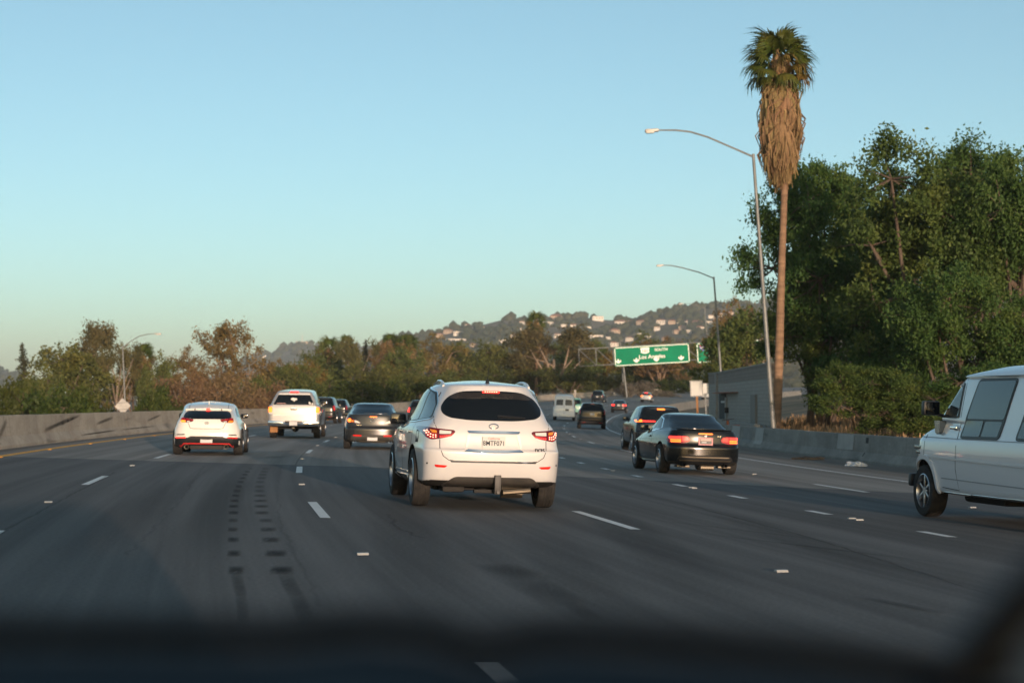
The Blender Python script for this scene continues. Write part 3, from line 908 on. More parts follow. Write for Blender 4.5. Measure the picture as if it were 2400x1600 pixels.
    def bar(rows):
        v, f = [], []
        for (x, z1, z0) in rows:
            y = c.hit('R', x, (z1 + z0) / 2)[0].y
            v += [(x, y + .02, z1 + .002), (x, y - .022, z1), (x, y - .028, z1 * .45 + z0 * .55), (x, y - .033, z0 + .004), (x, y + .02, z0)]
        for i in range(len(rows) - 1):
            for k in range(4): f.append((i * 5 + k, i * 5 + k + 1, i * 5 + k + 6, i * 5 + k + 5))
        f += [(0, 1, 2, 3, 4), tuple(len(v) - 5 + k for k in range(5))]
        m = MB(); m.add(v, f); return m
    c.part('chrome_bar', bar([(-.345, 1.034, 1.02), (-.325, 1.036, .998), (-.15, 1.040, .994), (.15, 1.040, .994), (.325, 1.036, .998), (.345, 1.034, 1.02)]), M['chrome'])
    c.part('chrome_bar', bar([(-.385, .772, .762), (-.345, .800, .758), (-.18, .791, .747), (0, .788, .744), (.18, .791, .747), (.345, .800, .758), (.385, .772, .762)]), M['chrome'])
    M['recess'] = mat('recess_paint', (.70, .69, .67), .4, coat=.6)
    for sx in (-1, 1): c.patch('recess_edge', rp([(sx * .30, .985), (sx * .345, .985), (sx * .375, .80), (sx * .345, .80)], .006), 'R', M['recess'], .014, thick=.02)
    plate(c, .885, txt='8MTF071', y=-2.447)
    e = MB(); y0 = c.hit('R', 0, 1.095)[0].y - .012
    pr = [(.062 * math.cos(a), .032 * math.sin(a)) for a in np.linspace(-1.25, 4.39, 26)]
    e.tube([(x, y0, 1.095 + z) for x, z in pr], .0065, 6)
    e.tube([(pr[0][0], y0, 1.095 + pr[0][1]), (.006, y0, 1.105)], [.007, .002], 6); e.tube([(pr[-1][0], y0, 1.095 + pr[-1][1]), (-.006, y0, 1.105)], [.007, .002], 6)
    c.part('emblem', e, M['chrome'])
    p = c.hit('R', .61, .79)[0]
    text('model_badge', 'JX35', .072, M['gap'], c.t, (.61, p.y - .008, .79), (R(90), 0, R(10)), .003, bold=.001)
    # bumper apron, hitch, exhaust, suspension
    M['apron'] = noisy('bumper_apron', (.045, .043, .040), (.065, .060, .055), 6, .45)
    c.patch('bumper_apron', rp([(-.50, .435), (.52, .435), (.655, .325), (.60, .290), (-.60, .290), (-.655, .325)], [.05, .05, .02, .02, .02, .02]), 'R', M['apron'], .012, step=.035)
    h = MB(); h.box((.06, -2.475, .36), (.085, .06, .21), .008); h.box((.06, -2.36, .245), (.075, .22, .06), .01); h.tube([(.06, -2.50, .245), (.06, -2.53, .245)], .022, 8)
    c.part('tow_hitch', h, M['hitch'])
    x = MB(); x.tube([(.15, -2.32, .235), (.38, -2.30, .255), (.52, -2.33, .27)], .04, 10); x.tube([(.44, -2.1, .24), (.16, -2.1, .24)], .085, 10)
    c.part('exhaust', x, M['steel'])
    u = MB(); u.box((-.45, -1.7, .26), (.30, .5, .10), .04); u.tube([(-.80, -1.40, .33), (-.2, -1.45, .30), (.2, -1.45, .30), (.80, -1.40, .33)], .035, 8); u.box((-.05, -2.25, .245), (.35, .1, .05), .015); u.box((0, 0, .26), (1.3, 2.6, .1), .03)
    c.part('suspension', u, M['under'])
    # sides: windows with bright trim, door gaps, handles, sill, roof rails
    tr = rp([(-2.02, 1.205), (-1.93, 1.38), (-1.62, 1.525), (-1.05, 1.592), (-.45, 1.585), (.05, 1.47), (.55, 1.20), (.80, 1.10), (.30, 1.095), (-1.2, 1.13), (-1.95, 1.175)], .04)
    c.both('window_surround', tr, M['black'], .004, step=.06)
    c.both('window_trim', band([(.72, 1.098), (.30, 1.092), (-1.2, 1.127), (-1.95, 1.172), (-2.03, 1.205), (-1.93, 1.385), (-1.62, 1.53), (-1.05, 1.597)], .014), M['chrome'], .009, step=.06)
    for (a, b) in (((-1.90, -1.33), 0), ((-1.29, -.33), 1), ((-.29, .62), 2)):
        ol = {0: [(-1.95, 1.215), (-1.88, 1.355), (-1.60, 1.495), (-1.34, 1.542), (-1.34, 1.155), (-1.9, 1.185)],
              1: [(-1.30, 1.547), (-1.0, 1.57), (-.45, 1.562), (-.36, 1.552), (-.36, 1.125), (-1.30, 1.155)],
              2: [(-.32, 1.546), (.04, 1.448), (.52, 1.185), (.66, 1.118), (.30, 1.115), (-.32, 1.125)]}[b]
        c.both('side_window', rp(ol, .02), M['glass_l'], .009, step=.06)
    for pts in ([(-1.32, 1.10), (-1.27, .9), (-1.20, .74), (-1.02, .60), (-.90, .45), (-.85, .38)], [(-.33, 1.10), (-.33, .38)], [(.82, 1.05), (.95, .8), (.92, .38)], [(-.85, .38), (.92, .38)]):
        c.both('door_gap', band(pts, .008), M['gap'], .0015, thick=.004)
    for y in (-1.02, -.05):
        c.both('door_handle', rp([(y - .12, 1.005), (y + .12, .995), (y + .12, .965), (y - .12, .975)], .014), M['chrome'], .03, thick=.03)
    c.both('fuel_flap', band([(-1.78, 1.02), (-1.60, 1.02), (-1.60, .86), (-1.78, .86), (-1.78, 1.02)], .006), M['gap'], .0012, thick=.003)
    c.both('sill_moulding', rp([(-.92, .40), (1.0, .38), (1.0, .30), (-.92, .32)], .02), M['pearl'], .02, thick=.03)
    c.both('sill_strip', rp([(-.90, .455), (.92, .44), (.92, .415), (-.90, .43)], .008), M['chrome'], .012)
    for sx in (-1, 1):
        rr = MB(); pts = []
        for i in range(13):
            t = i / 12; y = -1.62 + 1.75 * t
            pts.append((sx * (.575 - .02 * t), y, c.hit('T', sx * .575, y)[0].z + .045 * math.sin(math.pi * min(1, max(0, t))) ** .35 - .005))
        rr.tube(pts, .022, 8); c.part('roof_rail', rr, M['pearl'])
    c.mirrors(.62, 1.10, .24, .165, M['black'])
    zt = c.hit('T', 0, -1.72)[0].z
    a = MB(); a.lathe([(.03, 0), (.024, .02), (.012, .045), (.006, .06)], 12, 'Z', (0, -1.72, zt)); a.tube([(0, -1.72, zt + .05), (.008, -1.80, zt + .24)], .0045, 6)
    c.part('antenna', a, M['black'])
    c.patch('windscreen', rp([(-.60, 1.56), (.60, 1.56), (.74, 1.13), (-.74, 1.13)], .04), 'F', M['glass'], .006)
    c.patch('headlight', rp([(.50, .86), (.85, .92), (.90, .78), (.55, .74)], .03), 'F', M['lens_clear'], .006); c.patch('headlight', mir(rp([(.50, .86), (.85, .92), (.90, .78), (.55, .74)], .03)), 'F', M['lens_clear'], .006)
    c.patch('grille', rp([(-.42, .86), (.42, .86), (.35, .55), (-.35, .55)], .06), 'F', M['black'], .006)
    c.place(1155, 24.4, -9.0)
    return c
suv = build_suv()
# ------------------------------------------------------------------ the rest of the traffic
def quick_details(c, lamp, lamp_mat, rw, sw, plate_z, refl=None, brake=None, mir_y=.55, mir_z=1.0, bump=None, glass='glass', ws=None):
    c.patch('rear_window', rp(rw, .05), 'R', M[glass], .006, step=.07)
    for q in sw: c.both('side_window', rp(q, .04), M['glass_l'], .006, step=.1)
    c.pair('tail_light', rp(lamp, .02), lamp_mat, .010, step=.05)
    if refl: c.pair('reflector', rp(refl, .01), M['reflector'], .008)
    if brake: c.patch('brake_light', rp(brake[0], .008), 'R', brake[1], .012)
    if plate_z: plate(c, plate_z)
    if bump: c.patch('bumper_apron', rp(bump, .04), 'R', M['black'], .009, step=.05)
    if ws: c.patch('windscreen', rp(ws, .05), 'F', M['glass'], .006)
    c.mirrors(mir_y, mir_z, .22, .14)

# ---- white hatchback with black and red rear bumper
M['white_hot'] = car_paint('warm_white_paint', (.74, .72, .66), .3)
def build_hatch():
    K = [dict(z=.20, yr=-1.92, yf=1.95, w=.80, rx=.3, ryr=.25, ryf=.4, br=.08, bf=.25, tr=.05, tf=.1),
         dict(z=.26, yr=-2.03, yf=2.06, w=.87), dict(z=.34, yr=-2.08, yf=2.1, w=.89, rx=.28), dict(z=.45, yr=-2.12, yf=2.12, w=.90, tr=.06, br=.12), dict(z=.56, yr=-2.12, w=.90, tr=.07),
         dict(z=.66, yr=-2.095, yf=2.1, w=.895), dict(z=.72, yr=-2.085, w=.885, tr=.09), dict(zr=.84, zf=.78, yr=-2.06, yf=1.9, w=.86, tr=.105),
         dict(zr=.93, zf=.86, yr=-2.02, yf=1.4, w=.815, tr=.11, bf=.25), dict(zr=.96, zf=.92, yr=-1.98, yf=1.05, w=.79, tr=.10), dict(zr=1.05, zf=1.0, yr=-1.82, yf=.82, w=.755, tr=.11),
         dict(zr=1.14, zf=1.14, yr=-1.62, yf=.45, w=.715, tr=.12), dict(zr=1.20, zf=1.25, yr=-1.52, yf=.15, w=.68, tr=.11), dict(zr=1.26, zf=1.33, yr=-1.36, yf=-.1, w=.62, tr=.09), dict(zr=1.30, zf=1.36, yr=-1.2, yf=-.25, w=.52, tr=.06, zc=.01),
         dict(zr=1.33, zf=1.38, yr=-1.0, yf=-.35, w=.34), dict(zr=1.35, zf=1.385, yr=-.85, yf=-.45, w=.1)]
    c = Car('white_hatchback', 'white hatchback with black and red rear bumper, by the left median wall', 'car', M['white_hot'], K, (-1.28, 1.37), wr=.335, tw=.245, track=.775, arch=.37)
    c.patch('rear_window', rp([(-.52, 1.135), (.52, 1.135), (.585, 1.06), (.62, .955), (.40, .925), (-.40, .925), (-.62, .955), (-.585, 1.06)], .04), 'R', M['glass'], .006, step=.05)
    # spoiler over the glass, with its brake lamp, roof fin
    s_ = MB(); n = 12; v, f = [], []
    for i in range(n + 1):
        x = -.585 + 1.17 * i / n; k = (x / .585) ** 2
        yb = -1.60 + .10 * k; zt = 1.205 - .022 * k
        v += [(x, yb + .28, zt + .035), (x, yb, zt), (x, yb + .01, zt - .045), (x, yb + .16, zt - .035)]
    for i in range(n):
        for k in range(4): f.append((i * 4 + k, i * 4 + (k + 1) % 4, i * 4 + 4 + (k + 1) % 4, i * 4 + 4 + k))
    f += [(0, 1, 2, 3), tuple(n * 4 + k for k in range(4))]
    s_.add(v, f); c.part('spoiler', s_, M['white_hot'])
    for sx in (-1, 1):
        q = MB(); q.box((sx * .34, -1.50, 1.165), (.03, .16, .05), .006); c.part('spoiler_bracket', q, M['black'])
    q = MB(); q.prism([(-.06, 1.150), (.06, 1.150), (.035, 1.205), (-.035, 1.205)], -1.625, -1.58); c.part('brake_light', q, M['lit_red'])
    q = MB(); q.prism([(-1.30, 1.295), (-1.08, 1.335), (-1.26, 1.385)], -.012, .012, 'YZ'); c.part('roof_fin', q, M['white_hot'])
    for sx in (-1, 1):
        def X(q): return [(sx * a, b) for a, b in q][::sx]
        c.patch('roof_gap', band([(sx * .50, -1.45), (sx * .48, -.3)], .012), 'T', M['black'], .002, thick=.004)
        b = c.patch('tail_light', X(rp([(.33, .915), (.355, .860), (.46, .835), (.64, .83), (.675, .865), (.65, .955), (.56, .945), (.45, .925)], .03)), 'R', M['lens_dark'], .008, step=.04)
        for ol in ([(.345, .905), (.37, .875), (.425, .885), (.425, .915)], [(.44, .92), (.44, .885), (.53, .88), (.535, .94)], [(.56, .945), (.56, .895), (.65, .895), (.645, .95)]):
            c.patch('lens', X(rp(ol, .02)), 'R', M['lens_red'], .013, parent=b, thick=.006)
        c.patch('lens', X(rp([(.42, .845), (.51, .842), (.50, .87), (.44, .873)], .01)), 'R', M['lens_clear'], .013, parent=b, thick=.006)
        c.patch('lens', X(rp([(.53, .838), (.645, .835), (.668, .868), (.65, .888), (.55, .888)], .015)), 'R', M['lit_orange'] if sx < 0 else M['amber'], .013, parent=b, thick=.006, label='turn signal glowing orange' if sx < 0 else None)
        c.patch('air_vent', X(rp([(.55, .545), (.75, .535), (.765, .51), (.55, .515)], .012)), 'R', M['black'], .006)
        c.patch('reflector', X(rp([(.53, .475), (.775, .462), (.775, .430), (.53, .440)], .008)), 'R', M['lit_red'] if sx < 0 else M['reflector'], .012)  # left reflector is given a glow of its own, though it is no lamp
    c.patch('bumper_apron', rp([(-.885, .452), (-.47, .452), (-.40, .49), (.40, .49), (.47, .452), (.885, .452), (.86, .21), (-.86, .21)], .02), 'R', M['black'], .009, step=.05)
    M['red_trim'] = mat('red_trim', (.62, .03, .03), .35, coat=.5)
    c.patch('red_strip', band([(-.70, .18), (-.575, .305), (.575, .305), (.70, .18)], .022), 'R', M['red_trim'], .02, step=.04)
    d = MB(); d.box((0, -2.0, .205), (.84, .12, .10), .02); c.part('diffuser', d, M['under'])
    for sx in (-1, 1):
        e = MB(); e.lathe([(.045, -2.14), (.058, -2.145), (.062, -2.10), (.062, -1.95), (.045, -1.95), (.045, -2.14)], 16, 'Y', (sx * .50, 0, .215)); c.part('exhaust', e, M['steel'])
    plate(c, .395)
    p = c.hit('R', 0, .80)[0]; e = MB(); pr = ell(0, .825, .052, .028, 20); e.tube([(a, p.y - .014, b) for a, b in pr + pr[:1]], .006, 6)
    e.tube([(-.028, p.y - .014, .808), (-.012, p.y - .016, .842)], .006, 6); e.tube([(.012, p.y - .014, .808), (.028, p.y - .016, .842)], .006, 6); e.tube([(-.02, p.y - .015, .824), (.02, p.y - .015, .827)], .005, 6)
    c.part('emblem', e, M['chrome'])
    c.patch('tailgate_gap', band([(-.47, .82), (-.42, .70), (-.34, .68), (.34, .68), (.42, .70), (.47, .82)], .012), 'R', M['gap'], .002, thick=.004)
    c.patch('tailgate_gap', band([(-.12, .745), (.12, .745)], .02), 'R', M['recess'], .004, thick=.004)
    c.both('side_window', rp([(-1.35, .99), (-1.0, 1.21), (-.3, 1.28), (.4, 1.07), (.62, .96), (-.4, .95)], .05), M['glass_l'], .006, step=.1)
    c.both('door_gap', band([(.65, .93), (.72, .6), (.68, .3)], .01), M['gap'], .002, thick=.004); c.both('door_gap', band([(-.55, .94), (-.60, .6), (-.5, .3)], .01), M['gap'], .002, thick=.004)
    c.patch('windscreen', rp([(-.55, 1.28), (.55, 1.28), (.70, .97), (-.70, .97)], .04), 'F', M['glass'], .006)
    c.mirrors(.52, .945, .20, .13)
    c.place(484, 48.0, -5.3); return c
hatch = build_hatch()

# ---- silver pickup with a canopy over the bed
M['silver'] = car_paint('silver_paint', (.40, .39, .385), .34, .35)
def build_pickup():
    K = [dict(z=.44, yr=-2.55, yf=2.6, w=.88, rx=.14, ryr=.12, ryf=.35, br=.03, bf=.2, tr=.02, tf=.06),
         dict(z=.50, yr=-2.68, yf=2.75, w=.96), dict(z=.66, yr=-2.70, yf=2.82, w=.985), dict(z=.95, yr=-2.70, yf=2.83, w=1.0, tr=.03), dict(z=1.15, yr=-2.69, yf=2.78, w=.995),
         dict(zr=1.25, zf=1.16, yr=-2.68, yf=2.6, w=.98, tr=.035), dict(zr=1.28, zf=1.2, yr=-2.66, yf=1.7, w=.95, tr=.045, bf=.25), dict(zr=1.34, zf=1.26, yr=-2.65, yf=1.42, w=.91, tr=.05),
         dict(zr=1.50, zf=1.48, yr=-2.58, yf=1.05, w=.84, tr=.05), dict(zr=1.66, zf=1.68, yr=-2.49, yf=.75, w=.765, tr=.06), dict(zr=1.75, zf=1.82, yr=-2.45, yf=.5, w=.71, tr=.06, rx=.2), dict(zr=1.795, zf=1.87, yr=-2.40, yf=.4, w=.62, tr=.05), dict(zr=1.82, zf=1.895, yr=-2.2, yf=.2, w=.4), dict(zr=1.83, zf=1.90, yr=-1.9, yf=0, w=.1)]
    c = Car('silver_pickup', 'silver pickup truck with a canopy over its bed and a white window sticker', 'pickup', M['silver'], K, (-1.62, 2.0), wr=.395, tw=.26, track=.85, arch=.46, low=.42)
    g = c.patch('canopy_window', rp([(-.60, 1.665), (.60, 1.665), (.785, 1.285), (-.785, 1.285)], .04), 'R', M['glass'], .010, step=.07)
    M['sticker'] = mat('sticker_white', (.66, .63, .58), .6)
    c.patch('sticker', rp([(-.12, 1.52), (-.03, 1.56), (.02, 1.53), (.10, 1.54), (.12, 1.47), (.05, 1.45), (.01, 1.40), (-.03, 1.44), (-.12, 1.47)], .02), 'R', M['sticker'], .016, parent=g, thick=.003)
    for ol in ([(.56, 1.40), (.62, 1.40), (.65, 1.31), (.58, 1.31)], [(.67, 1.36), (.73, 1.35), (.75, 1.30), (.68, 1.30)]): c.patch('sticker', rp(ol, .02), 'R', M['sticker'], .016, parent=g, thick=.003)
    c.patch('sticker', rp([(-.66, 1.345), (-.32, 1.345), (-.32, 1.315), (-.66, 1.315)], .01), 'R', mat('sticker_faded', (.30, .17, .16), .7), .016, parent=g, thick=.003)
    c.patch('canopy_trim', rp([(-.58, 1.715), (.58, 1.715), (.60, 1.675), (-.60, 1.675)], .01), 'R', M['recess'], .012)
    c.patch('brake_light', rp([(-.16, 1.785), (.16, 1.785), (.17, 1.72), (-.17, 1.72)], .02), 'R', M['lit_red'], .02)
    c.patch('tailgate', rp([(-.80, 1.265), (.80, 1.265), (.80, .68), (-.80, .68)], .03), 'R', M['silver'], .020, step=.08, thick=.03)
    t = c.patch('tailgate_handle', rp([(-.12, 1.17), (.12, 1.17), (.12, 1.08), (-.12, 1.08)], .015), 'R', M['black'], .03)
    c.patch('handle', rp([(-.10, 1.165), (.11, 1.165), (.11, 1.135), (-.10, 1.135)], .01), 'R', M['chrome'], .045, parent=t)
    c.patch('tailgate_crease', rp([(-.80, .885), (.80, .885), (.80, .86), (-.80, .86)], .008), 'R', M['recess'], .024, thick=.01)
    c.pair('tail_light', rp([(.825, 1.20), (.955, 1.19), (.965, .99), (.83, .98)], .03), M['lit_orange'], .02, step=.05)
    c.pair('tail_light', rp([(.83, .975), (.965, .985), (.96, .93), (.83, .92)], .015), M['lens_clear'], .018, step=.05)
    b = MB(); n = 14; v, f = [], []
    for i in range(n + 1):
        x = -.97 + 1.94 * i / n; d = 0 if abs(x) > .42 else .10 * min(1, (.42 - abs(x)) / .12)
        y = -2.88 + .10 * abs(x / .97) ** 4
        v += [(x, y + .2, .665 - d), (x, y + .01, .665 - d), (x, y - .01, .58 - d * .4), (x, y + .02, .47), (x, y + .2, .46)]
    for i in range(n):
        for k in range(4): f.append((i * 5 + k, i * 5 + k + 1, i * 5 + k + 6, i * 5 + k + 5))
    f += [(0, 1, 2, 3, 4), tuple(n * 5 + k for k in range(5))]
    b.add(v, f); c.part('rear_bumper', b, M['chrome'])
    r_ = MB(); r_.box((0, -2.76, .585), (.66, .05, .15), .01); c.part('plate_recess', r_, M['black'])
    plate(c, .57, y=-2.885)
    h = MB(); h.box((0, -2.85, .40), (.10, .12, .06), .01); h.lathe([(.001, .40), (.03, .41), (.001, .46)], 10, 'Z', (0, -2.93, 0)); c.part('tow_hitch', h, M['steel'])
    for sx in (-1, 1):
        q = MB(); q.box((sx * .80, -2.08, .42), (.30, .02, .42), .008); c.part('mud_flap', q, M['wood'] if sx < 0 else M['rubber'])
    x = MB(); x.tube([(-.85, -1.62, .395), (.85, -1.62, .395)], .05, 8); x.lathe([(.001, -.16), (.11, -.1), (.15, 0), (.11, .1), (.001, .16)], 12, 'X', (0, -1.62, .37)); c.part('axle', x, M['under'])
    c.both('canopy_side_window', rp([(-2.35, 1.40), (-2.25, 1.65), (-.65, 1.68), (-.65, 1.38)], .05), M['glass_l'], .006, step=.1)
    c.both('side_window', rp([(-.50, 1.36), (-.50, 1.70), (.25, 1.72), (.95, 1.40), (1.0, 1.34)], .05), M['glass_l'], .006, step=.1)
    c.both('canopy_seam', band([(-2.64, 1.285), (-.6, 1.285)], .02), M['gap'], .003, thick=.005)
    c.patch('windscreen', rp([(-.6, 1.75), (.6, 1.75), (.78, 1.32), (-.78, 1.32)], .05), 'F', M['glass'], .006)
    c.mirrors(1.0, 1.30, .24, .22)
    c.place(688, 72.2, -2.6); return c
pickup = build_pickup()

# ---- dark grey saloon
M['grey'] = mat('dark_grey_paint', (.022, .024, .026), .22, .1, coat=.35, spec=.4)
def sedan_keys(w=.88, L=4.55, H=1.42, deck=1.03, low=.22):
    r, f_ = -L / 2, L / 2
    return [dict(z=low, yr=r + .18, yf=f_ - .12, w=w * .92, rx=.3, ryr=.25, ryf=.4, br=.07, bf=.25, tr=.06, tf=.1), dict(z=low + .08, yr=r + .05, yf=f_ - .02, w=w * .975),
            dict(z=.42, yr=r, yf=f_, w=w, tr=.07, br=.11), dict(z=.60, yr=r, w=w * 1.005, tr=.075), dict(z=.66, yr=r + .02), dict(z=.70, yr=r + .045, yf=f_ - .02, w=w), dict(zr=.88, zf=.74, yr=r + .06, yf=f_ - .2, w=w * .975, tr=.085),
            dict(zr=deck - .04, zf=.84, yr=r + .075, yf=f_ - .6, w=w * .945, tr=.10), dict(zr=deck, zf=.90, yr=r + .10, yf=f_ - .95, w=w * .915, tr=.10, rx=.22), dict(zr=deck + .01, zf=.93, yr=r + .22, yf=f_ - 1.15, w=w * .90, tr=.12),
            dict(zr=deck + .03, zf=.97, yr=r + .50, yf=f_ - 1.25, w=w * .865, tr=.13, rx=.2), dict(zr=deck + .12, zf=1.08, yr=r + .72, yf=f_ - 1.5, w=w * .815, tr=.14), dict(zr=H - .16, zf=H - .16, yr=r + 1.0, yf=f_ - 1.85, w=w * .74, tr=.14, br=.14),
            dict(zr=H - .07, zf=H - .06, yr=r + 1.22, yf=f_ - 2.1, w=w * .68, tr=.12), dict(zr=H - .03, zf=H - .02, yr=r + 1.4, yf=f_ - 2.3, w=w * .58, tr=.08), dict(zr=H - .01, zf=H, yr=r + 1.65, yf=f_ - 2.4, w=w * .36), dict(zr=H, zf=H, yr=r + 1.8, yf=f_ - 2.5, w=w * .1)]
SED_SW = [[(-.95, 1.02), (-.62, 1.24), (-.35, 1.30), (-.35, 1.0)], [(-.30, 1.0), (-.30, 1.305), (.15, 1.30), (.75, 1.02), (.85, .98)]]
def build_saloon():
    c = Car('grey_saloon', 'dark grey saloon close to the mirror of the white crossover', 'car', M['grey'], sedan_keys(.875, 4.5, 1.40, 1.05), (-1.33, 1.31), wr=.325, tw=.215, track=.765)
    c.patch('rear_window', rp([(-.50, 1.345), (.50, 1.345), (.625, 1.10), (.60, 1.075), (-.60, 1.075), (-.625, 1.10)], .05), 'R', M['glass'], .006, step=.06)
    for sx in (-1, 1):
        def X(q): return [(sx * a, b) for a, b in q][::sx]
        b = c.patch('tail_light', X(rp([(.345, .79), (.42, .775), (.60, .80), (.745, .815), (.77, .86), (.74, .93), (.68, .925), (.50, .875), (.40, .83)], .03)), 'R', M['lens_dark'], .010, step=.04)
        c.patch('lens', X(rp([(.36, .792), (.42, .785), (.54, .80), (.54, .875), (.48, .86), (.41, .825)], .02)), 'R', M['lens_clear'], .016, parent=b, thick=.006)
        c.patch('lens', X(ell(.595, .845, .035, .035, 14)), 'R', M['amber'], .016, parent=b, thick=.006)
        c.patch('lens', X(ell(.69, .865, .052, .055, 16)), 'R', M['lit_orange'], .016, parent=b, thick=.006)
        c.patch('reflector', X(rp([(.33, .435), (.58, .44), (.575, .395), (.33, .39)], .015)), 'R', M['reflector'], .010)
        e = MB(); e.lathe([(.035, -2.26), (.048, -2.265), (.048, -2.05), (.035, -2.05), (.035, -2.26)], 14, 'Y', (sx * .53, 0, .24)); c.part('exhaust', e, M['chrome'])
    c.patch('brake_light', rp([(-.10, .99), (.14, .99), (.10, .965), (-.07, .965)], .008), 'R', M['lit_orange'], .012)
    c.patch('bumper_apron', rp([(-.62, .43), (.62, .43), (.66, .28), (.60, .235), (-.60, .235), (-.66, .28)], .04), 'R', mat('grey_apron', (.05, .047, .042), .4), .006, step=.045)
    c.patch('lower_vent', rp([(-.40, .245), (.40, .245), (.38, .215), (-.38, .215)], .01), 'R', M['steel'], .016)
    plate(c, .345)
    p = c.hit('R', 0, .87)[0]; e = MB(); pr = ell(0, .865, .055, .042, 20); e.tube([(a, p.y - .014, b) for a, b in pr + pr[:1]], .006, 6); e.tube([(-.045, p.y - .014, .885), (0, p.y - .016, .848), (.045, p.y - .014, .885)], .006, 6); c.part('emblem', e, M['chrome'])
    p = c.hit('R', -.40, .74)[0]; text('model_badge', 'mazda3', .055, M['chrome'], c.t, (-.42, p.y - .008, .735), depth=.003)
    for q in SED_SW: c.both('side_window', rp(q, .03), M['glass_l'], .006, step=.08)
    c.patch('boot_gap', band([(-.66, 1.04), (-.64, .70), (.64, .70), (.66, 1.04)], .009), 'R', M['gap'], .002, thick=.004)
    c.patch('windscreen', rp([(-.55, 1.33), (.55, 1.33), (.70, 1.0), (-.70, 1.0)], .04), 'F', M['glass'], .006)
    c.mirrors(.62, .975, .20, .13)
    c.place(872.5, 56.3, -4.0); return c
saloon = build_saloon()

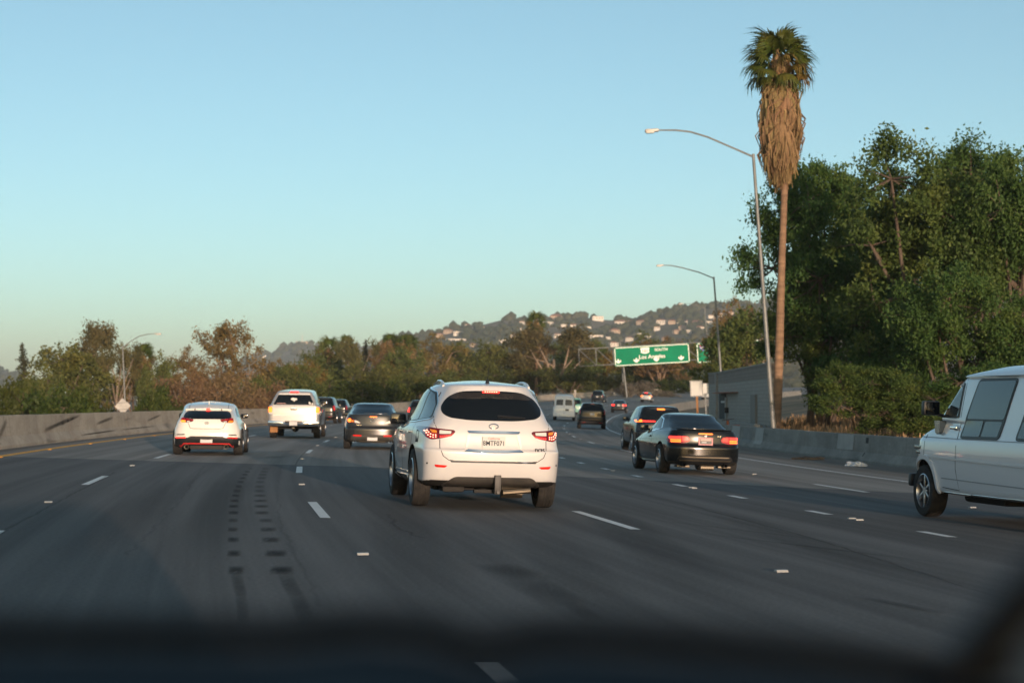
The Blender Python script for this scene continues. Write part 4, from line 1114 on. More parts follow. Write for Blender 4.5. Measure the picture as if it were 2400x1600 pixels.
# ---- black coupe on the right
M['black_paint'] = mat('black_paint', (.006, .007, .008), .16, coat=.25, spec=.35)
def build_coupe():
    c = Car('black_coupe', 'black two-door coupe with lit red tail lights and a pink plate frame', 'car', M['black_paint'], sedan_keys(.89, 4.6, 1.385, 1.0), (-1.36, 1.40), wr=.33, tw=.24, track=.775, sub=6)
    c.patch('rear_window', rp([(-.52, 1.315), (.52, 1.315), (.655, 1.06), (.64, 1.03), (-.64, 1.03), (-.655, 1.06)], .05), 'R', M['glass'], .006, step=.06)
    for sx in (-1, 1):
        def X(q): return [(sx * a, b) for a, b in q][::sx]
        b = c.patch('tail_light', X(rp([(.345, .79), (.37, .735), (.52, .70), (.79, .70), (.82, .76), (.80, .86), (.54, .865), (.40, .855)], .03)), 'R', M['lens_red'], .010, step=.045)
        for z in (.735, .775): c.patch('lamp_bar', X(rp([(.555, z - .013), (.755, z - .013), (.765, z + .013), (.555, z + .013)], .010)), 'R', M['lit_orange'], .017, parent=b, thick=.006)
        c.patch('lens', X(rp([(.555, .80), (.785, .80), (.78, .85), (.555, .855)], .012)), 'R', M['lit_red'], .015, parent=b, thick=.006)
        c.patch('lens', X(rp([(.385, .775), (.53, .75), (.53, .855), (.41, .845)], .015)), 'R', M['lit_red'], .015, parent=b, thick=.006)
        e = MB(); e.lathe([(.035, -2.28), (.046, -2.285), (.046, -2.05), (.035, -2.05), (.035, -2.28)], 14, 'Y', (sx * .48, 0, .225)); c.part('exhaust', e, M['black'])
    c.patch('brake_light', rp([(-.16, .935), (.16, .935), (.16, .913), (-.16, .913)], .006), 'R', M['lit_orange'], .014)
    s_ = MB(); n = 10; v, f = [], []
    for i in range(n + 1):
        x = -.62 + 1.24 * i / n; y = -2.20 + .10 * (x / .62) ** 2
        v += [(x, y + .10, 1.005), (x, y - .02, 1.022), (x, y - .018, 1.012), (x, y + .02, .985)]
    for i in range(n):
        for k in range(4): f.append((i * 4 + k, i * 4 + (k + 1) % 4, i * 4 + 4 + (k + 1) % 4, i * 4 + 4 + k))
    s_.add(v, f); c.part('boot_lip', s_, M['black_paint'])
    y = -2.262
    m = MB(); m.box((0, y, .75), (.33, .008, .185), .01); pl = c.part('number_plate', m, mat('plate_frame_pink', (.50, .16, .17), .4), smooth=False)
    m = MB(); m.box((0, y - .006, .755), (.27, .004, .12), .003); c.part('plate_card', m, mat('plate_card_dark', (.035, .035, .033), .4), pl, smooth=False)
    m = MB(); m.box((0, y - .009, .79), (.25, .003, .045), .001); c.part('plate_band', m, mat('plate_band', (.45, .33, .28), .5), pl, smooth=False)
    m = MB(); m.box((-.04, y - .009, .735), (.11, .003, .022), .001); c.part('plate_strip', m, M['plate'], pl, smooth=False)
    p = c.hit('R', 0, .885)[0]; e = MB(); e.lathe([(.001, -.014), (.028, -.014), (.032, -.010), (.036, -.012), (.036, 0)], 20, 'Y', (0, p.y, .875)); em = c.part('emblem', e, M['chrome'])
    q = MB()
    for a0 in (0, math.pi): q.add([(0, p.y - .016, .875)] + [(.026 * math.cos(a0 + i * math.pi / 12), p.y - .016, .875 + .026 * math.sin(a0 + i * math.pi / 12)) for i in range(7)], [tuple(range(8))])
    c.part('emblem_quarter', q, mat('emblem_blue', (.03, .16, .45), .3), em, smooth=False)
    p = c.hit('R', .30, .885)[0]; text('model_badge', '328i', .055, M['chrome'], c.t, (.31, p.y - .010, .875), depth=.003)
    c.patch('bumper_apron', rp([(-.60, .42), (.60, .42), (.66, .30), (.58, .20), (-.58, .20), (-.66, .30)], .04), 'R', M['black'], .006, step=.045)
    for z, w in ((.40, .55), (.325, .60)): c.patch('bumper_strip', rp([(-w, z + .012), (w, z + .012), (w - .02, z - .012), (-w + .02, z - .012)], .008), 'R', M['steel'], .014, step=.05)
    x = MB(); x.tube([(-.05, -2.0, .17), (.25, -2.0, .17)], .07, 10); x.box((.5, -1.9, .18), (.3, .3, .05), .02); x.box((-.45, -1.9, .18), (.3, .3, .05), .02); c.part('exhaust_box', x, M['steel'])
    fr = rp([(-1.02, 1.02), (-.70, 1.25), (-.25, 1.315), (.25, 1.27), (.80, 1.02), (.95, .94), (-.5, .945)], .05)
    c.both('window_trim', fr, M['chrome'], .004, step=.06)
    for q in ([(-.93, 1.015), (-.66, 1.225), (-.42, 1.275), (-.42, .975)], [(-.38, .975), (-.38, 1.28), (-.2, 1.295), (.23, 1.25), (.76, 1.0), (.84, .965)]): c.both('side_window', rp(q, .03), M['glass_l'], .009, step=.06)
    c.both('door_gap', band([(-.42, .95), (-.50, .7), (-.42, .3)], .008), M['gap'], .002, thick=.004); c.both('door_gap', band([(.90, .92), (.95, .6), (.90, .3)], .008), M['gap'], .002, thick=.004)
    c.both('door_handle', rp([(-.33, .845), (-.10, .84), (-.10, .81), (-.33, .815)], .012), M['black_paint'], .025, thick=.02)
    c.both('sill', rp([(-.95, .26), (.95, .22), (.95, .18), (-.95, .20)], .01), M['black_paint'], .03, thick=.03)
    c.both('shoulder_crease', rp([(-2.0, .80), (1.3, .745), (1.3, .735), (-2.0, .79)], .004), M['black_paint'], .010, step=.06)
    c.patch('windscreen', rp([(-.55, 1.31), (.55, 1.31), (.70, 1.0), (-.70, 1.0)], .04), 'F', M['glass'], .006)
    c.mirrors(.66, .965, .21, .14)
    c.place(1652, 42.3, -7.5); return c
coupe = build_coupe()

# ---- tall cars seen from behind
def suv_keys(w=.95, L=4.8, H=1.75, belt=1.12, low=.30, rake=.20):
    r, f_ = -L / 2, L / 2
    return [dict(z=low, yr=r + .15, yf=f_ - .15, w=w * .93, rx=.24, ryr=.2, ryf=.35, br=.06, bf=.22, tr=.05, tf=.08), dict(z=low + .08, yr=r + .03, yf=f_ - .03, w=w * .985), dict(z=.58, yr=r, yf=f_, w=w, tr=.055, br=.08), dict(z=.70, yr=r), dict(z=.74, yr=r + .05, yf=f_ - .02),
            dict(zr=belt - .12, zf=.95, yr=r + .06, yf=f_ - .12, w=w * .985, tr=.07), dict(zr=belt, zf=1.0, yr=r + .09, yf=f_ - .6, w=w * .955, tr=.08, bf=.25), dict(zr=belt + .06, zf=1.06, yr=r + .12, yf=f_ - 1.15, w=w * .92, tr=.085), dict(zr=belt + .10, zf=1.12, yr=r + .14, yf=f_ - 1.3, w=w * .90),
            dict(zr=H - .30, zf=H - .30, yr=r + .14 + rake * .6, yf=f_ - 1.65, w=w * .82, tr=.085), dict(zr=H - .14, zf=H - .13, yr=r + .14 + rake, yf=f_ - 1.95, w=w * .755, tr=.08), dict(zr=H - .06, zf=H - .05, yr=r + .16 + rake, yf=f_ - 2.1, w=w * .68, tr=.07), dict(zr=H - .02, zf=H - .01, yr=r + .3 + rake, yf=f_ - 2.25, w=w * .52), dict(zr=H - .005, zf=H, yr=r + .6 + rake, yf=f_ - 2.4, w=w * .3), dict(zr=H, zf=H, yr=r + .9 + rake, yf=f_ - 2.6, w=w * .08)]
def suv_sw(L, H, belt):
    r, f_ = -L / 2, L / 2
    zt = H - .20
    return [[(r + .55, belt + .12), (r + .70, zt - .02), (r + 1.15, zt), (r + 1.15, belt + .06)], [(r + 1.20, belt + .05), (r + 1.20, zt), (r + 2.05, zt), (r + 2.05, belt + .03)], [(r + 2.10, belt + .03), (r + 2.10, zt), (f_ - 1.98, zt - .02), (f_ - 1.42, belt + .02)]]
M['blue_black'] = mat('blue_black_paint', (.009, .013, .019), .18, coat=.3, spec=.35)
def build_tall(name, label, paint, px, d, hd, w=.95, L=4.8, H=1.75, belt=1.12, lamp=None, lm='lens_red', plate_z=.95, refl=None, brake=None, cut=True, rw=None, strip=None, group=None, cat='car', wr=.37):
    c = Car(name, label, cat, M[paint], suv_keys(w, L, H, belt), (-L / 2 + .98, L / 2 - .92), wr=wr, tw=.24, track=w - .14, cut=cut, sub=4, group=group)
    wt, wb = w * .70, w * .81
    rw = rw or [(-wt * .93, H - .15), (wt * .93, H - .15), (wb, belt + .14), (wb * .96, belt + .07), (-wb * .96, belt + .07), (-wb, belt + .14)]
    lamp = lamp or [(w * .78, belt + .03), (w * .90, belt + .02), (w * .92, belt - .26), (w * .82, belt - .28)]
    quick_details(c, lamp, M[lm], rw, suv_sw(L, H, belt), plate_z, refl, brake, L / 2 - 1.55, belt + .02, [(-w * .93, .50), (w * .93, .50), (w * .90, .33), (-w * .90, .33)], ws=[(-.55, H - .18), (.55, H - .18), (.7, belt + .05), (-.7, belt + .05)])
    if strip: c.pair('lamp_bar', rp(strip, .01), M['lit_red'], .014, step=.05)
    c.place(px, d, hd); return c
R_ = [(.45, .47), (.70, .47), (.70, .43), (.45, .43)]
suv_dark = build_tall('black_crossover', 'black crossover with lit brake lamps just ahead of the black coupe', 'blue_black', 1549, 64.5, -3.6, .93, 4.6, 1.62, 1.06,
    lamp=[(.66, 1.115), (.84, 1.10), (.84, 1.03), (.66, 1.04)], lm='lit_orange', plate_z=.78, refl=R_, brake=([(-.13, 1.515), (.13, 1.515), (.13, 1.465), (-.13, 1.465)], M['lit_orange']), strip=[(.22, 1.085), (.66, 1.085), (.66, 1.05), (.22, 1.06)])
explorer = build_tall('black_family_car', 'black tall estate with a white plate, right of the far white van', 'black_paint', 1387, 127, 1.2, .98, 5.0, 1.78, 1.28, plate_z=1.0, refl=R_,
    lamp=[(.78, 1.27), (.93, 1.24), (.95, 1.0), (.80, .98)], brake=([(-.12, 1.70), (.12, 1.70), (.12, 1.67), (-.12, 1.67)], M['reflector']))
M['smoke'] = mat('smoke_green_paint', (.014, .018, .018), .2, coat=.3, spec=.35)
suv_far = build_tall('dark_boxy_car', 'dark boxy estate half hidden behind the silver pickup', 'smoke', 753, 122, 1.0, .95, 4.7, 1.72, 1.12, plate_z=.85, refl=R_, lm='reflector')
suv_far2 = build_tall('dark_small_car', 'small dark car peeping out beyond the boxy estate', 'blue_black', 788, 141, 1.4, .88, 4.3, 1.55, 1.05, plate_z=.8, cut=False, lm='lens_red')
suv_far3 = build_tall('dark_hidden_car', 'car almost hidden behind the white crossover, one red lamp showing', 'grey', 986, 118, 1.0, .90, 4.5, 1.60, 1.08, plate_z=.8, cut=False, lm='lit_red')
pick_far = build_tall('dark_canopy_truck', 'dark truck with a closed bed, farthest in the left lane by the shrubs', 'blue_black', 1399, 287, 9.5, .98, 5.2, 1.85, 1.2, plate_z=.9, cut=False, cat='truck', lm='lens_red')
M['silver_blue'] = car_paint('silver_blue_paint', (.40, .42, .43), .3, .3)
sil_far = build_tall('silver_far_car', 'silver car with bright brake lamps on the far rise before the shrubs', 'silver_blue', 1513, 298, 9.0, .90, 4.4, 1.62, 1.1, lamp=[(.50, 1.12), (.86, 1.12), (.86, .90), (.50, .90)], lm='lit_orange', plate_z=None, cut=False, brake=([(-.25, 1.56), (.25, 1.56), (.25, 1.48), (-.25, 1.48)], M['lit_red']))
pale_far = build_tall('pale_roofed_car', 'pale car whose roof shows just above the black crossover', 'silver_blue', 1536, 165, 3.6, .90, 4.5, 1.50, 1.05, plate_z=.8, cut=False)
edge_far = build_tall('white_distant_car', 'white car half hidden by the block wall behind the white road signs', 'silver_blue', 1655, 330, 12, .95, 4.8, 1.80, 1.15, plate_z=.8, cut=False)
def build_far_sedan():
    c = Car('far_dark_saloon', 'far dark saloon with red lamps, second from the shrubs on the bend', 'car', M['grey'], sedan_keys(.90, 4.7, 1.44, 1.05), (-1.38, 1.4), wr=.33, tw=.21, track=.78, sub=3, cut=False)
    quick_details(c, [(.42, .93), (.84, .92), (.84, .80), (.50, .78)], M['lit_red'], [(-.5, 1.36), (.5, 1.36), (.62, 1.10), (-.62, 1.10)], SED_SW, .85, None, None, .6, .97)
    c.place(1449, 212, 6.0); return c
far_sedan = build_far_sedan()
M['green_paint'] = car_paint('green_white_paint', (.10, .30, .24), .3)
green = build_tall('green_van', 'pale green van just showing past the far white van', 'green_paint', 1343, 180, 3.4, .90, 4.6, 1.85, 1.2, plate_z=.8, cut=False, cat='van')

# ---- vans
M['van_white'] = car_paint('van_white_paint', (.70, .73, .76), .3)
def van_keys(L=5.8, H=2.14, w=1.0, ny=0.0):
    f_ = .58; r = f_ - L
    return [dict(z=.36, yr=r + .12, yf=f_ - .15, w=w * .93, rx=.2, ryr=.15, ryf=.3, br=.03, bf=.18, tr=.02, tf=.04), dict(z=.42, yr=r + .02, yf=f_ - .04, w=w * .97), dict(z=.62, yr=r, yf=f_, w=w * .99), dict(z=.90, yr=r, yf=f_ + .02, w=w), dict(z=1.06, yr=r + .01, yf=f_, w=w * .99),
            dict(zr=1.13, zf=1.13, yr=r + .02, yf=f_ - .04, w=w * .975, tf=.06), dict(zr=1.16, zf=1.20, yr=r + .03, yf=f_ - .22, w=w * .965), dict(zr=1.20, zf=1.34, yr=r + .04, yf=f_ - .68, w=w * .95, tf=.07), dict(zr=1.25, zf=1.40, yr=r + .05, yf=f_ - .82, w=w * .94, bf=.12, ryf=.14, tf=.03), dict(zr=1.6, zf=1.66, yr=r + .10, yf=f_ - 1.12, w=w * .90),
            dict(zr=1.86, zf=1.90, yr=r + .14, yf=f_ - 1.40, w=w * .86), dict(zr=1.945, zf=1.955, yr=r + .16, yf=f_ - 1.46, w=w * .84), dict(zr=1.95, zf=1.96, yr=r + .13, yf=f_ - 1.43, w=w * .865), dict(zr=1.985, zf=1.985, yr=r + .14, yf=f_ - 1.46, w=w * .86), dict(zr=H - .08, zf=2.04, yr=r + .3, yf=f_ - 1.9, w=w * .78), dict(zr=H - .02, zf=H - .03, yr=r + .5, yf=f_ - 2.5, w=w * .62), dict(zr=H, zf=H - .01, yr=r + .8, yf=f_ - 2.9, w=w * .35), dict(zr=H, zf=H, yr=r + 1.2, yf=f_ - 3.1, w=w * .08)]
def build_van():
    c = Car('white_camper_van', 'white conversion van with big dark side windows, cut off by the right edge', 'van', M['van_white'], van_keys(), (-3.75, 0.0), wr=.365, tw=.25, track=.86, arch=.44, low=.36, sub=6, spokes=6)
    sp = [(-.30, 1.40), (-.77, 1.885), (-1.07, 1.885), (-1.07, 1.40)]
    c.both('door_window_frame', rp(sp, .03), M['black'], .005, step=.06)
    c.both('vent_window', rp([(-.38, 1.425), (-.60, 1.665), (-.565, 1.425)], .012), M['glass_l'], .010, step=.06)
    c.both('side_window', rp([(-.60, 1.425), (-.645, 1.70), (-.80, 1.855), (-1.03, 1.855), (-1.03, 1.425)], .02), M['glass_l'], .010, step=.06)
    for (y0, y1) in ((-1.24, -2.72), (-2.96, -4.7)):
        fr = rp([(y0 - .30, 1.93), (y1 - .03, 1.93), (y1 + .28, 1.12), (y0 + .05, 1.12)], .09)
        c.both('window_frame', fr, M['black'], .010, step=.07)
        for ax in 'LQ':
            g = c.patch('picture_window', rp([(y0 - .33, 1.895), (y1 + .02, 1.895), (y1 + .21, 1.39), (y0 - .12, 1.39)], .05), ax, M['glass_t'], .014, step=.07)
            c.patch('sliding_pane', rp([(y0 - .11, 1.365), (y0 - .66, 1.365), (y0 - .60, 1.155), (y0 - .02, 1.155)], .03), ax, M['glass_t'], .014, parent=g, step=.07)
            c.patch('sliding_pane', rp([(y0 - .72, 1.36), (y1 + .25, 1.36), (y1 + .33, 1.16), (y0 - .66, 1.16)], .03), ax, M['glass_t'], .012, parent=g, step=.07)
    c.both('belt_crease', rp([(.52, 1.135), (-1.24, 1.118), (-4.5, 1.11), (-4.5, 1.10), (-1.24, 1.108), (.52, 1.124)], .003), M['van_shade'], .004, step=.08)  # the crease's shade is painted on as a grey strip
    c.both('body_moulding', rp([(-.10, .865), (-4.5, .80), (-4.5, .775), (-.10, .84)], .008), M['van_white'], .018, step=.08)
    c.both('sill_crease', rp([(-.62, .575), (-4.3, .53), (-4.3, .515), (-.62, .56)], .004), M['van_shade'], .005, step=.08)  # lower crease, its shade likewise painted as a grey strip
    c.both('sill_strip', rp([(-.62, .385), (-4.4, .365), (-4.4, .345), (-.62, .365)], .006), M['chrome'], .012, step=.08)
    c.both('drip_rail', rp([(-.86, 1.965), (-4.4, 1.962), (-4.4, 1.945), (-.86, 1.948)], .004), M['van_white'], .03, step=.08, thick=.03)
    for pts in ([(0.03, 1.34), (.03, .60)], [(-1.12, 1.93), (-1.12, .70), (-1.22, .42), (-.64, .44)], [(.03, 1.34), (-.28, 1.39)]): c.both('door_gap', band(pts, .010), M['gap'], .002, thick=.004)
    arch = [( .47 * math.cos(a), .375 + .47 * math.sin(a)) for a in np.linspace(-.12, math.pi + .25, 16)]
    c.both('wheel_arch', band(arch, .065), M['van_white'], .028, step=.05, thick=.03)
    c.both('marker_lamp', rp([(.57, 1.0), (.46, 1.0), (.46, .90), (.57, .90)], .012), M['amber'], .012)
    for sx in (-1, 1):
        p = c.hit('L' if sx < 0 else 'Q', .27, .96)[0]
        m = MB(); m.box((p.x + sx * .012, .27, .975), (.012, .26, .05), .004); m.box((p.x + sx * .012, .25, .905), (.012, .15, .045), .004); c.part('model_badge', m, M['chrome_d'])
    hd = MB()
    for sx in (-1, 1):
        p = c.hit('L' if sx < 0 else 'Q', -1.0, 1.265)[0]
        hd.box((p.x + sx * .03, -.98, 1.265), (.04, .22, .045), .012)
    c.part('door_handle', hd, M['chrome'])
    for sx in (-1, 1):
        p = c.hit('L' if sx < 0 else 'Q', -.40, 1.42)[0]
        m = MB(); m.box((p.x + sx * .19, -.34, 1.53), (.24, .12, .20), .03); m.tube([(p.x, -.38, 1.42), (p.x + sx * .15, -.35, 1.47)], .025, 6)
        q = c.part('mirror', m, M['black']); g = MB(); g.box((p.x + sx * .19, -.403, 1.53), (.20, .006, .16), .0025); c.part('mirror_glass', g, M['glass'], q)
        m = MB(); m.prism([(-.36, 1.36), (-.56, 1.36), (-.54, 1.20), (-.46, 1.17), (-.40, 1.19)], p.x + sx * .02, p.x + sx * .14, 'YZ'); m.tube([(p.x + sx * .05, -.42, 1.36), (p.x + sx * .02, -.40, 1.42)], .015, 6); c.part('mirror_bracket', m, M['chrome_d'])
    b = MB(); b.box((0, .575, .50), (1.90, .12, .19), .04); c.part('front_bumper', b, M['black'])
    s_ = MB(); s_.box((-.4, -1.3, .33), (.5, 1.3, .16), .06); s_.box((.1, -2.4, .33), (.6, .9, .14), .06); c.part('chassis', s_, M['under'])
    c.patch('windscreen', rp([(-.66, 1.87), (.66, 1.87), (.80, 1.43), (-.80, 1.43)], .05), 'F', M['glass'], .006); c.patch('grille', rp([(-.85, 1.08), (.85, 1.08), (.85, .70), (-.85, .70)], .03), 'F', M['black'], .006)
    for sx in (-1, 1):
        st = MB(); st.box((sx * .45, -1.05, 1.50), (.46, .14, .30), .05); c.part('headrest', st, M['black'])
    hd = R(-10.3)
    fx, fy = 5.93, 26.7            # place under the front axle's left wheel
    lx, ly = -.86 * math.cos(hd), .86 * math.sin(hd)
    cx, cy = fx - lx, fy - ly
    bx, by = cx - 3.15 * math.sin(hd), cy - 3.15 * math.cos(hd)
    zf, zb = ground_z(cx, cy), ground_z(bx, by)
    zl, zr = ground_z(fx, fy), ground_z(cx + .86, cy)
    c.t.location = (cx, cy, zf + .004)
    c.t.rotation_euler = (math.atan2(zf - zb, 3.15), math.atan2(zl - zr, 1.72), -hd)
    return c
M['chrome_d'] = mat('dull_chrome', (.22, .22, .22), .25, 1)
M['glass_t'] = mat('blue_tinted_glass', (.028, .040, .046), .05, spec=.8)
M['van_shade'] = mat('van_shade_and_gap', (.28, .30, .32), .5)  # grey for painted crease shade, also the cargo van's door gap
van = build_van()
def build_cargo():
    K = van_keys(5.0, 2.26, .98)
    c = Car('white_cargo_van', 'white raised-roof van seen from behind at the start of the bend', 'van', M['van_white'], K, (-3.0, 0.0), wr=.36, tw=.23, track=.84, low=.36, sub=3, cut=False)
    c.pair('rear_window', rp([(.09, 1.84), (.66, 1.82), (.72, 1.33), (.09, 1.33)], .06), M['glass'], .010)
    c.pair('tail_light', rp([(.84, 1.50), (.93, 1.50), (.95, 1.22), (.86, 1.22)], .02), M['lens_red'], .014)
    c.patch('door_gap', band([(0, 1.92), (0, .52)], .02), 'R', M['van_shade'], .003, thick=.004)
    c.patch('number_plate', rp([(.10, 1.02), (.42, 1.02), (.42, .86), (.10, .86)], .01), 'R', M['black'], .012)
    b = MB(); b.box((0, -4.46, .45), (1.9, .18, .20), .04); c.part('rear_bumper', b, M['recess'])
    c.mirrors(-.4, 1.45, .24, .26)
    c.both('side_window', rp([(-.40, 1.42), (-.80, 1.86), (-1.05, 1.86), (-1.05, 1.40)], .03), M['glass_l'], .008)
    c.place(1321, 163, 2.6); return c
cargo = build_cargo()
# ------------------------------------------------------------------ vegetation
def np_mesh(name, V, F, mat_):
    """V (n,3), F (m,4) quads"""
    me = bpy.data.meshes.new(name)
    me.vertices.add(len(V)); me.vertices.foreach_set('co', V.astype(np.float32).ravel())
    me.loops.add(F.size); me.loops.foreach_set('vertex_index', F.astype(np.int32).ravel())
    me.polygons.add(len(F)); me.polygons.foreach_set('loop_start', np.arange(0, F.size, F.shape[1], dtype=np.int32))
    me.update(calc_edges=True); me.materials.append(mat_)
    return me
def leaf_quads(C, lw, ll, rng, droop=0., flat=.0):
    """one bent-free leaf (or leaf spray) per centre, turned at random"""
    n = len(C)
    d = rng.normal(size=(n, 3)); d[:, 2] -= droop; d /= np.linalg.norm(d, axis=1, keepdims=True) + 1e-9
    e = rng.normal(size=(n, 3)); e[:, 2] *= (1 - flat)
    w = np.cross(d, e); w /= np.linalg.norm(w, axis=1, keepdims=True) + 1e-9
    s = rng.uniform(.6, 1.35, (n, 1))
    a, b = d * ll * s / 2, w * lw * s / 2
    V = np.stack([C - a, C + b - a * .1, C + a, C - b - a * .1], 1).reshape(-1, 3)
    return V, np.arange(4 * n).reshape(n, 4)
def tree_mesh(kind, seed):
    """returns (trunk mesh, crown mesh, height, width)"""
    rng = np.random.default_rng(seed)
    P_ = dict(
        broad=dict(H=14., W=10., t0=1.6, tips=175, per=250, leaf=(.11, .22), cr=.62, tr=.28, limbs=9, bark='bark', leafm='leaf_broad', lowz=.10),
        round=dict(H=11., W=10., t0=2.0, tips=80, per=85, leaf=(.22, .42), cr=.80, tr=.26, limbs=7, bark='bark', leafm='leaf_round', lowz=.10),
        euc=dict(H=16., W=11., t0=4.5, tips=46, per=120, leaf=(.17, .50), cr=.82, tr=.27, limbs=6, bark='bark_pale', leafm='leaf_euc', lowz=.30),
        brown=dict(H=13., W=12., t0=2.5, tips=90, per=70, leaf=(.17, .40), cr=.75, tr=.34, limbs=9, bark='bark_warm', leafm='leaf_brown', lowz=.14),
        scrub=dict(H=6., W=8., t0=.4, tips=90, per=60, leaf=(.10, .36), cr=.55, tr=.16, limbs=12, bark='bark_warm', leafm='leaf_dry', lowz=.05),
        bush=dict(H=4., W=6., t0=.2, tips=75, per=75, leaf=(.18, .30), cr=.50, tr=.12, limbs=8, bark='bark', leafm='leaf_bush', lowz=.02),
        gold=dict(H=9., W=8., t0=1.5, tips=70, per=80, leaf=(.22, .40), cr=.70, tr=.22, limbs=7, bark='bark_warm', leafm='leaf_gold', lowz=.08),
        conifer=dict(H=12., W=4.2, t0=.8, tips=0, per=0, leaf=(.09, .30), cr=.4, tr=.20, limbs=0, bark='bark', leafm='leaf_dark', lowz=0),
    )[kind]
    H, W, t0 = P_['H'], P_['W'], P_['t0']
    mb = MB()
    if kind == 'conifer':
        mb.tube([(0, 0, -1), (.05, 0, H * .5), (0, 0, H)], [P_['tr'], P_['tr'] * .6, .02], 7)
        C = []
        for z in np.arange(t0, H, .32):
            r = (W / 2) * (1 - (z - t0) / (H - t0)) ** .85 * rng.uniform(.7, 1.1)
            nb = 7
            for k in range(nb):
                a = rng.uniform(0, 6.28); L = r * rng.uniform(.6, 1.1)
                m = max(5, int(L * 34)); t = rng.uniform(.1, 1, m)
                c = np.stack([np.cos(a) * L * t, np.sin(a) * L * t, z - .25 * L * t ** 2 + .1 * t], 1) + rng.normal(0, .09, (m, 3))
                C.append(c)
        C = np.concatenate(C)
    else:
        c0 = np.array([0, 0, t0 + (H - t0) * .52]); rad = np.array([W / 2, W / 2, (H - t0) * .52])
        # lobes give the crown an uneven outline
        nl = P_['limbs']; lob = []
        for i in range(nl):
            a = 2 * math.pi * (i + rng.uniform(-.3, .3)) / nl * 1.618 * 2
            u = rng.uniform(-.55, .85); q = math.sqrt(max(.05, 1 - u * u)) * rng.uniform(.45, .75)
            lob.append(c0 + rad * np.array([math.cos(a) * q, math.sin(a) * q, u * .68]))
        lob = np.array(lob)
        tips = []
        while len(tips) < P_['tips']:
            i = rng.integers(nl)
            d = rng.normal(size=3); d /= np.linalg.norm(d)
            r = (W / 2) * (.46 if kind != 'euc' else .26) * rng.uniform(.45, 1.0) ** .6
            p = lob[i] + d * r * np.array([1, 1, .85 if kind != 'euc' else 1.15])
            if p[2] < P_['lowz'] * H: continue
            tips.append((p, i))
        bend = rng.normal(0, .25, 2)
        top = np.array([bend[0], bend[1], t0 + (H - t0) * .42])
        tr = P_['tr']
        mb.tube([(0, 0, -1.5), (0, 0, 0), (bend[0] * .4, bend[1] * .4, t0), tuple(top)], [tr * 1.25, tr * 1.1, tr * .85, tr * .45], 8)
        for i in range(nl):
            s = np.array([bend[0] * .5, bend[1] * .5, t0 * rng.uniform(.75, 1.0)]) if rng.random() < .6 else top * .85
            m = (s + lob[i]) / 2 + np.array([0, 0, .05 * H]) * rng.uniform(-.3, .6) + rng.normal(0, .2, 3)
            mb.tube([tuple(s), tuple(m), tuple(lob[i])], [tr * .55, tr * .40, tr * .22], 6)
        for (p, i) in tips[::2]:
            m = (lob[i] + p) / 2 + rng.normal(0, .12, 3)
            mb.tube([tuple(lob[i]), tuple(m), tuple(p)], [tr * .20, tr * .12, tr * .05], 4, False)
        C = []
        for (p, i) in tips:
            n = int(P_['per'] * rng.uniform(.55, 1.4)); q = rng.normal(0, 1, (n, 3)) * P_['cr'] * rng.uniform(.65, 1.2) * np.array([.62, .62, .5 if kind != 'euc' else .75])
            C.append(p + q)
        C = np.concatenate(C)
    V, F = leaf_quads(C, *P_['leaf'], rng, droop=.5 if kind == 'euc' else .2)
    lo, hi = np.percentile(V, .4, axis=0), np.percentile(V, 99.6, axis=0)
    H, W = hi[2], (hi[0] - lo[0] + hi[1] - lo[1]) / 2
    tm = mesh(kind + '_trunk', mb.v, mb.f, M[P_['bark']], True)
    return tm, np_mesh(kind + '_crown', V, F, M[P_['leafm']]), H, W

M['bark'] = noisy('bark', (.075, .055, .04), (.13, .10, .075), 3, .9, .5, 12, stretch=(1, 1, .25))
M['bark_pale'] = noisy('bark_pale', (.19, .14, .10), (.30, .23, .17), 1.5, .85, .3, 8, stretch=(1, 1, .3))
M['bark_warm'] = noisy('bark_warm', (.14, .095, .065), (.24, .17, .12), 2, .9, .4, 10, stretch=(1, 1, .3))
M['leaf_broad'] = leafy('leaf_broad', [(0.0319, 0.072, 0.0182), (0.0582, 0.1154, 0.0275), (0.1091, 0.1523, 0.0334)], .45, .3)
M['leaf_round'] = leafy('leaf_round', [(0.0446, 0.0702, 0.0223), (0.0936, 0.1155, 0.0297), (0.156, 0.1547, 0.0409)], .35, .25)
M['leaf_euc'] = leafy('leaf_euc', [(0.0643, 0.07, 0.0317), (0.1193, 0.1089, 0.0432), (0.1744, 0.14, 0.0576)], .35, .25)
M['leaf_brown'] = leafy('leaf_brown', [(0.0833, 0.0726, 0.0255), (0.1666, 0.1179, 0.0424), (0.2429, 0.1588, 0.0596)], .35, .2)
M['leaf_dry'] = leafy('leaf_dry', [(0.1015, 0.0652, 0.0338), (0.1625, 0.1065, 0.0545), (0.2099, 0.1379, 0.0705)], .5, .15)
M['leaf_bush'] = leafy('leaf_bush', [(0.023, 0.0429, 0.0088), (0.0499, 0.073, 0.0132), (0.0863, 0.0902, 0.0194)], .5, .3)
M['leaf_gold'] = leafy('leaf_gold', [(0.0805, 0.069, 0.0161), (0.161, 0.1207, 0.0253), (0.23, 0.161, 0.0345)], .5, .3)
M['leaf_dark'] = leafy('leaf_dark', [(0.0208, 0.0312, 0.0156), (0.0442, 0.0494, 0.0234), (0.078, 0.065, 0.0325)], .6, .15)
M['leaf_grey'] = leafy('leaf_grey', [(.08, .085, .065), (.15, .14, .11), (.22, .19, .15)], .8, .2)

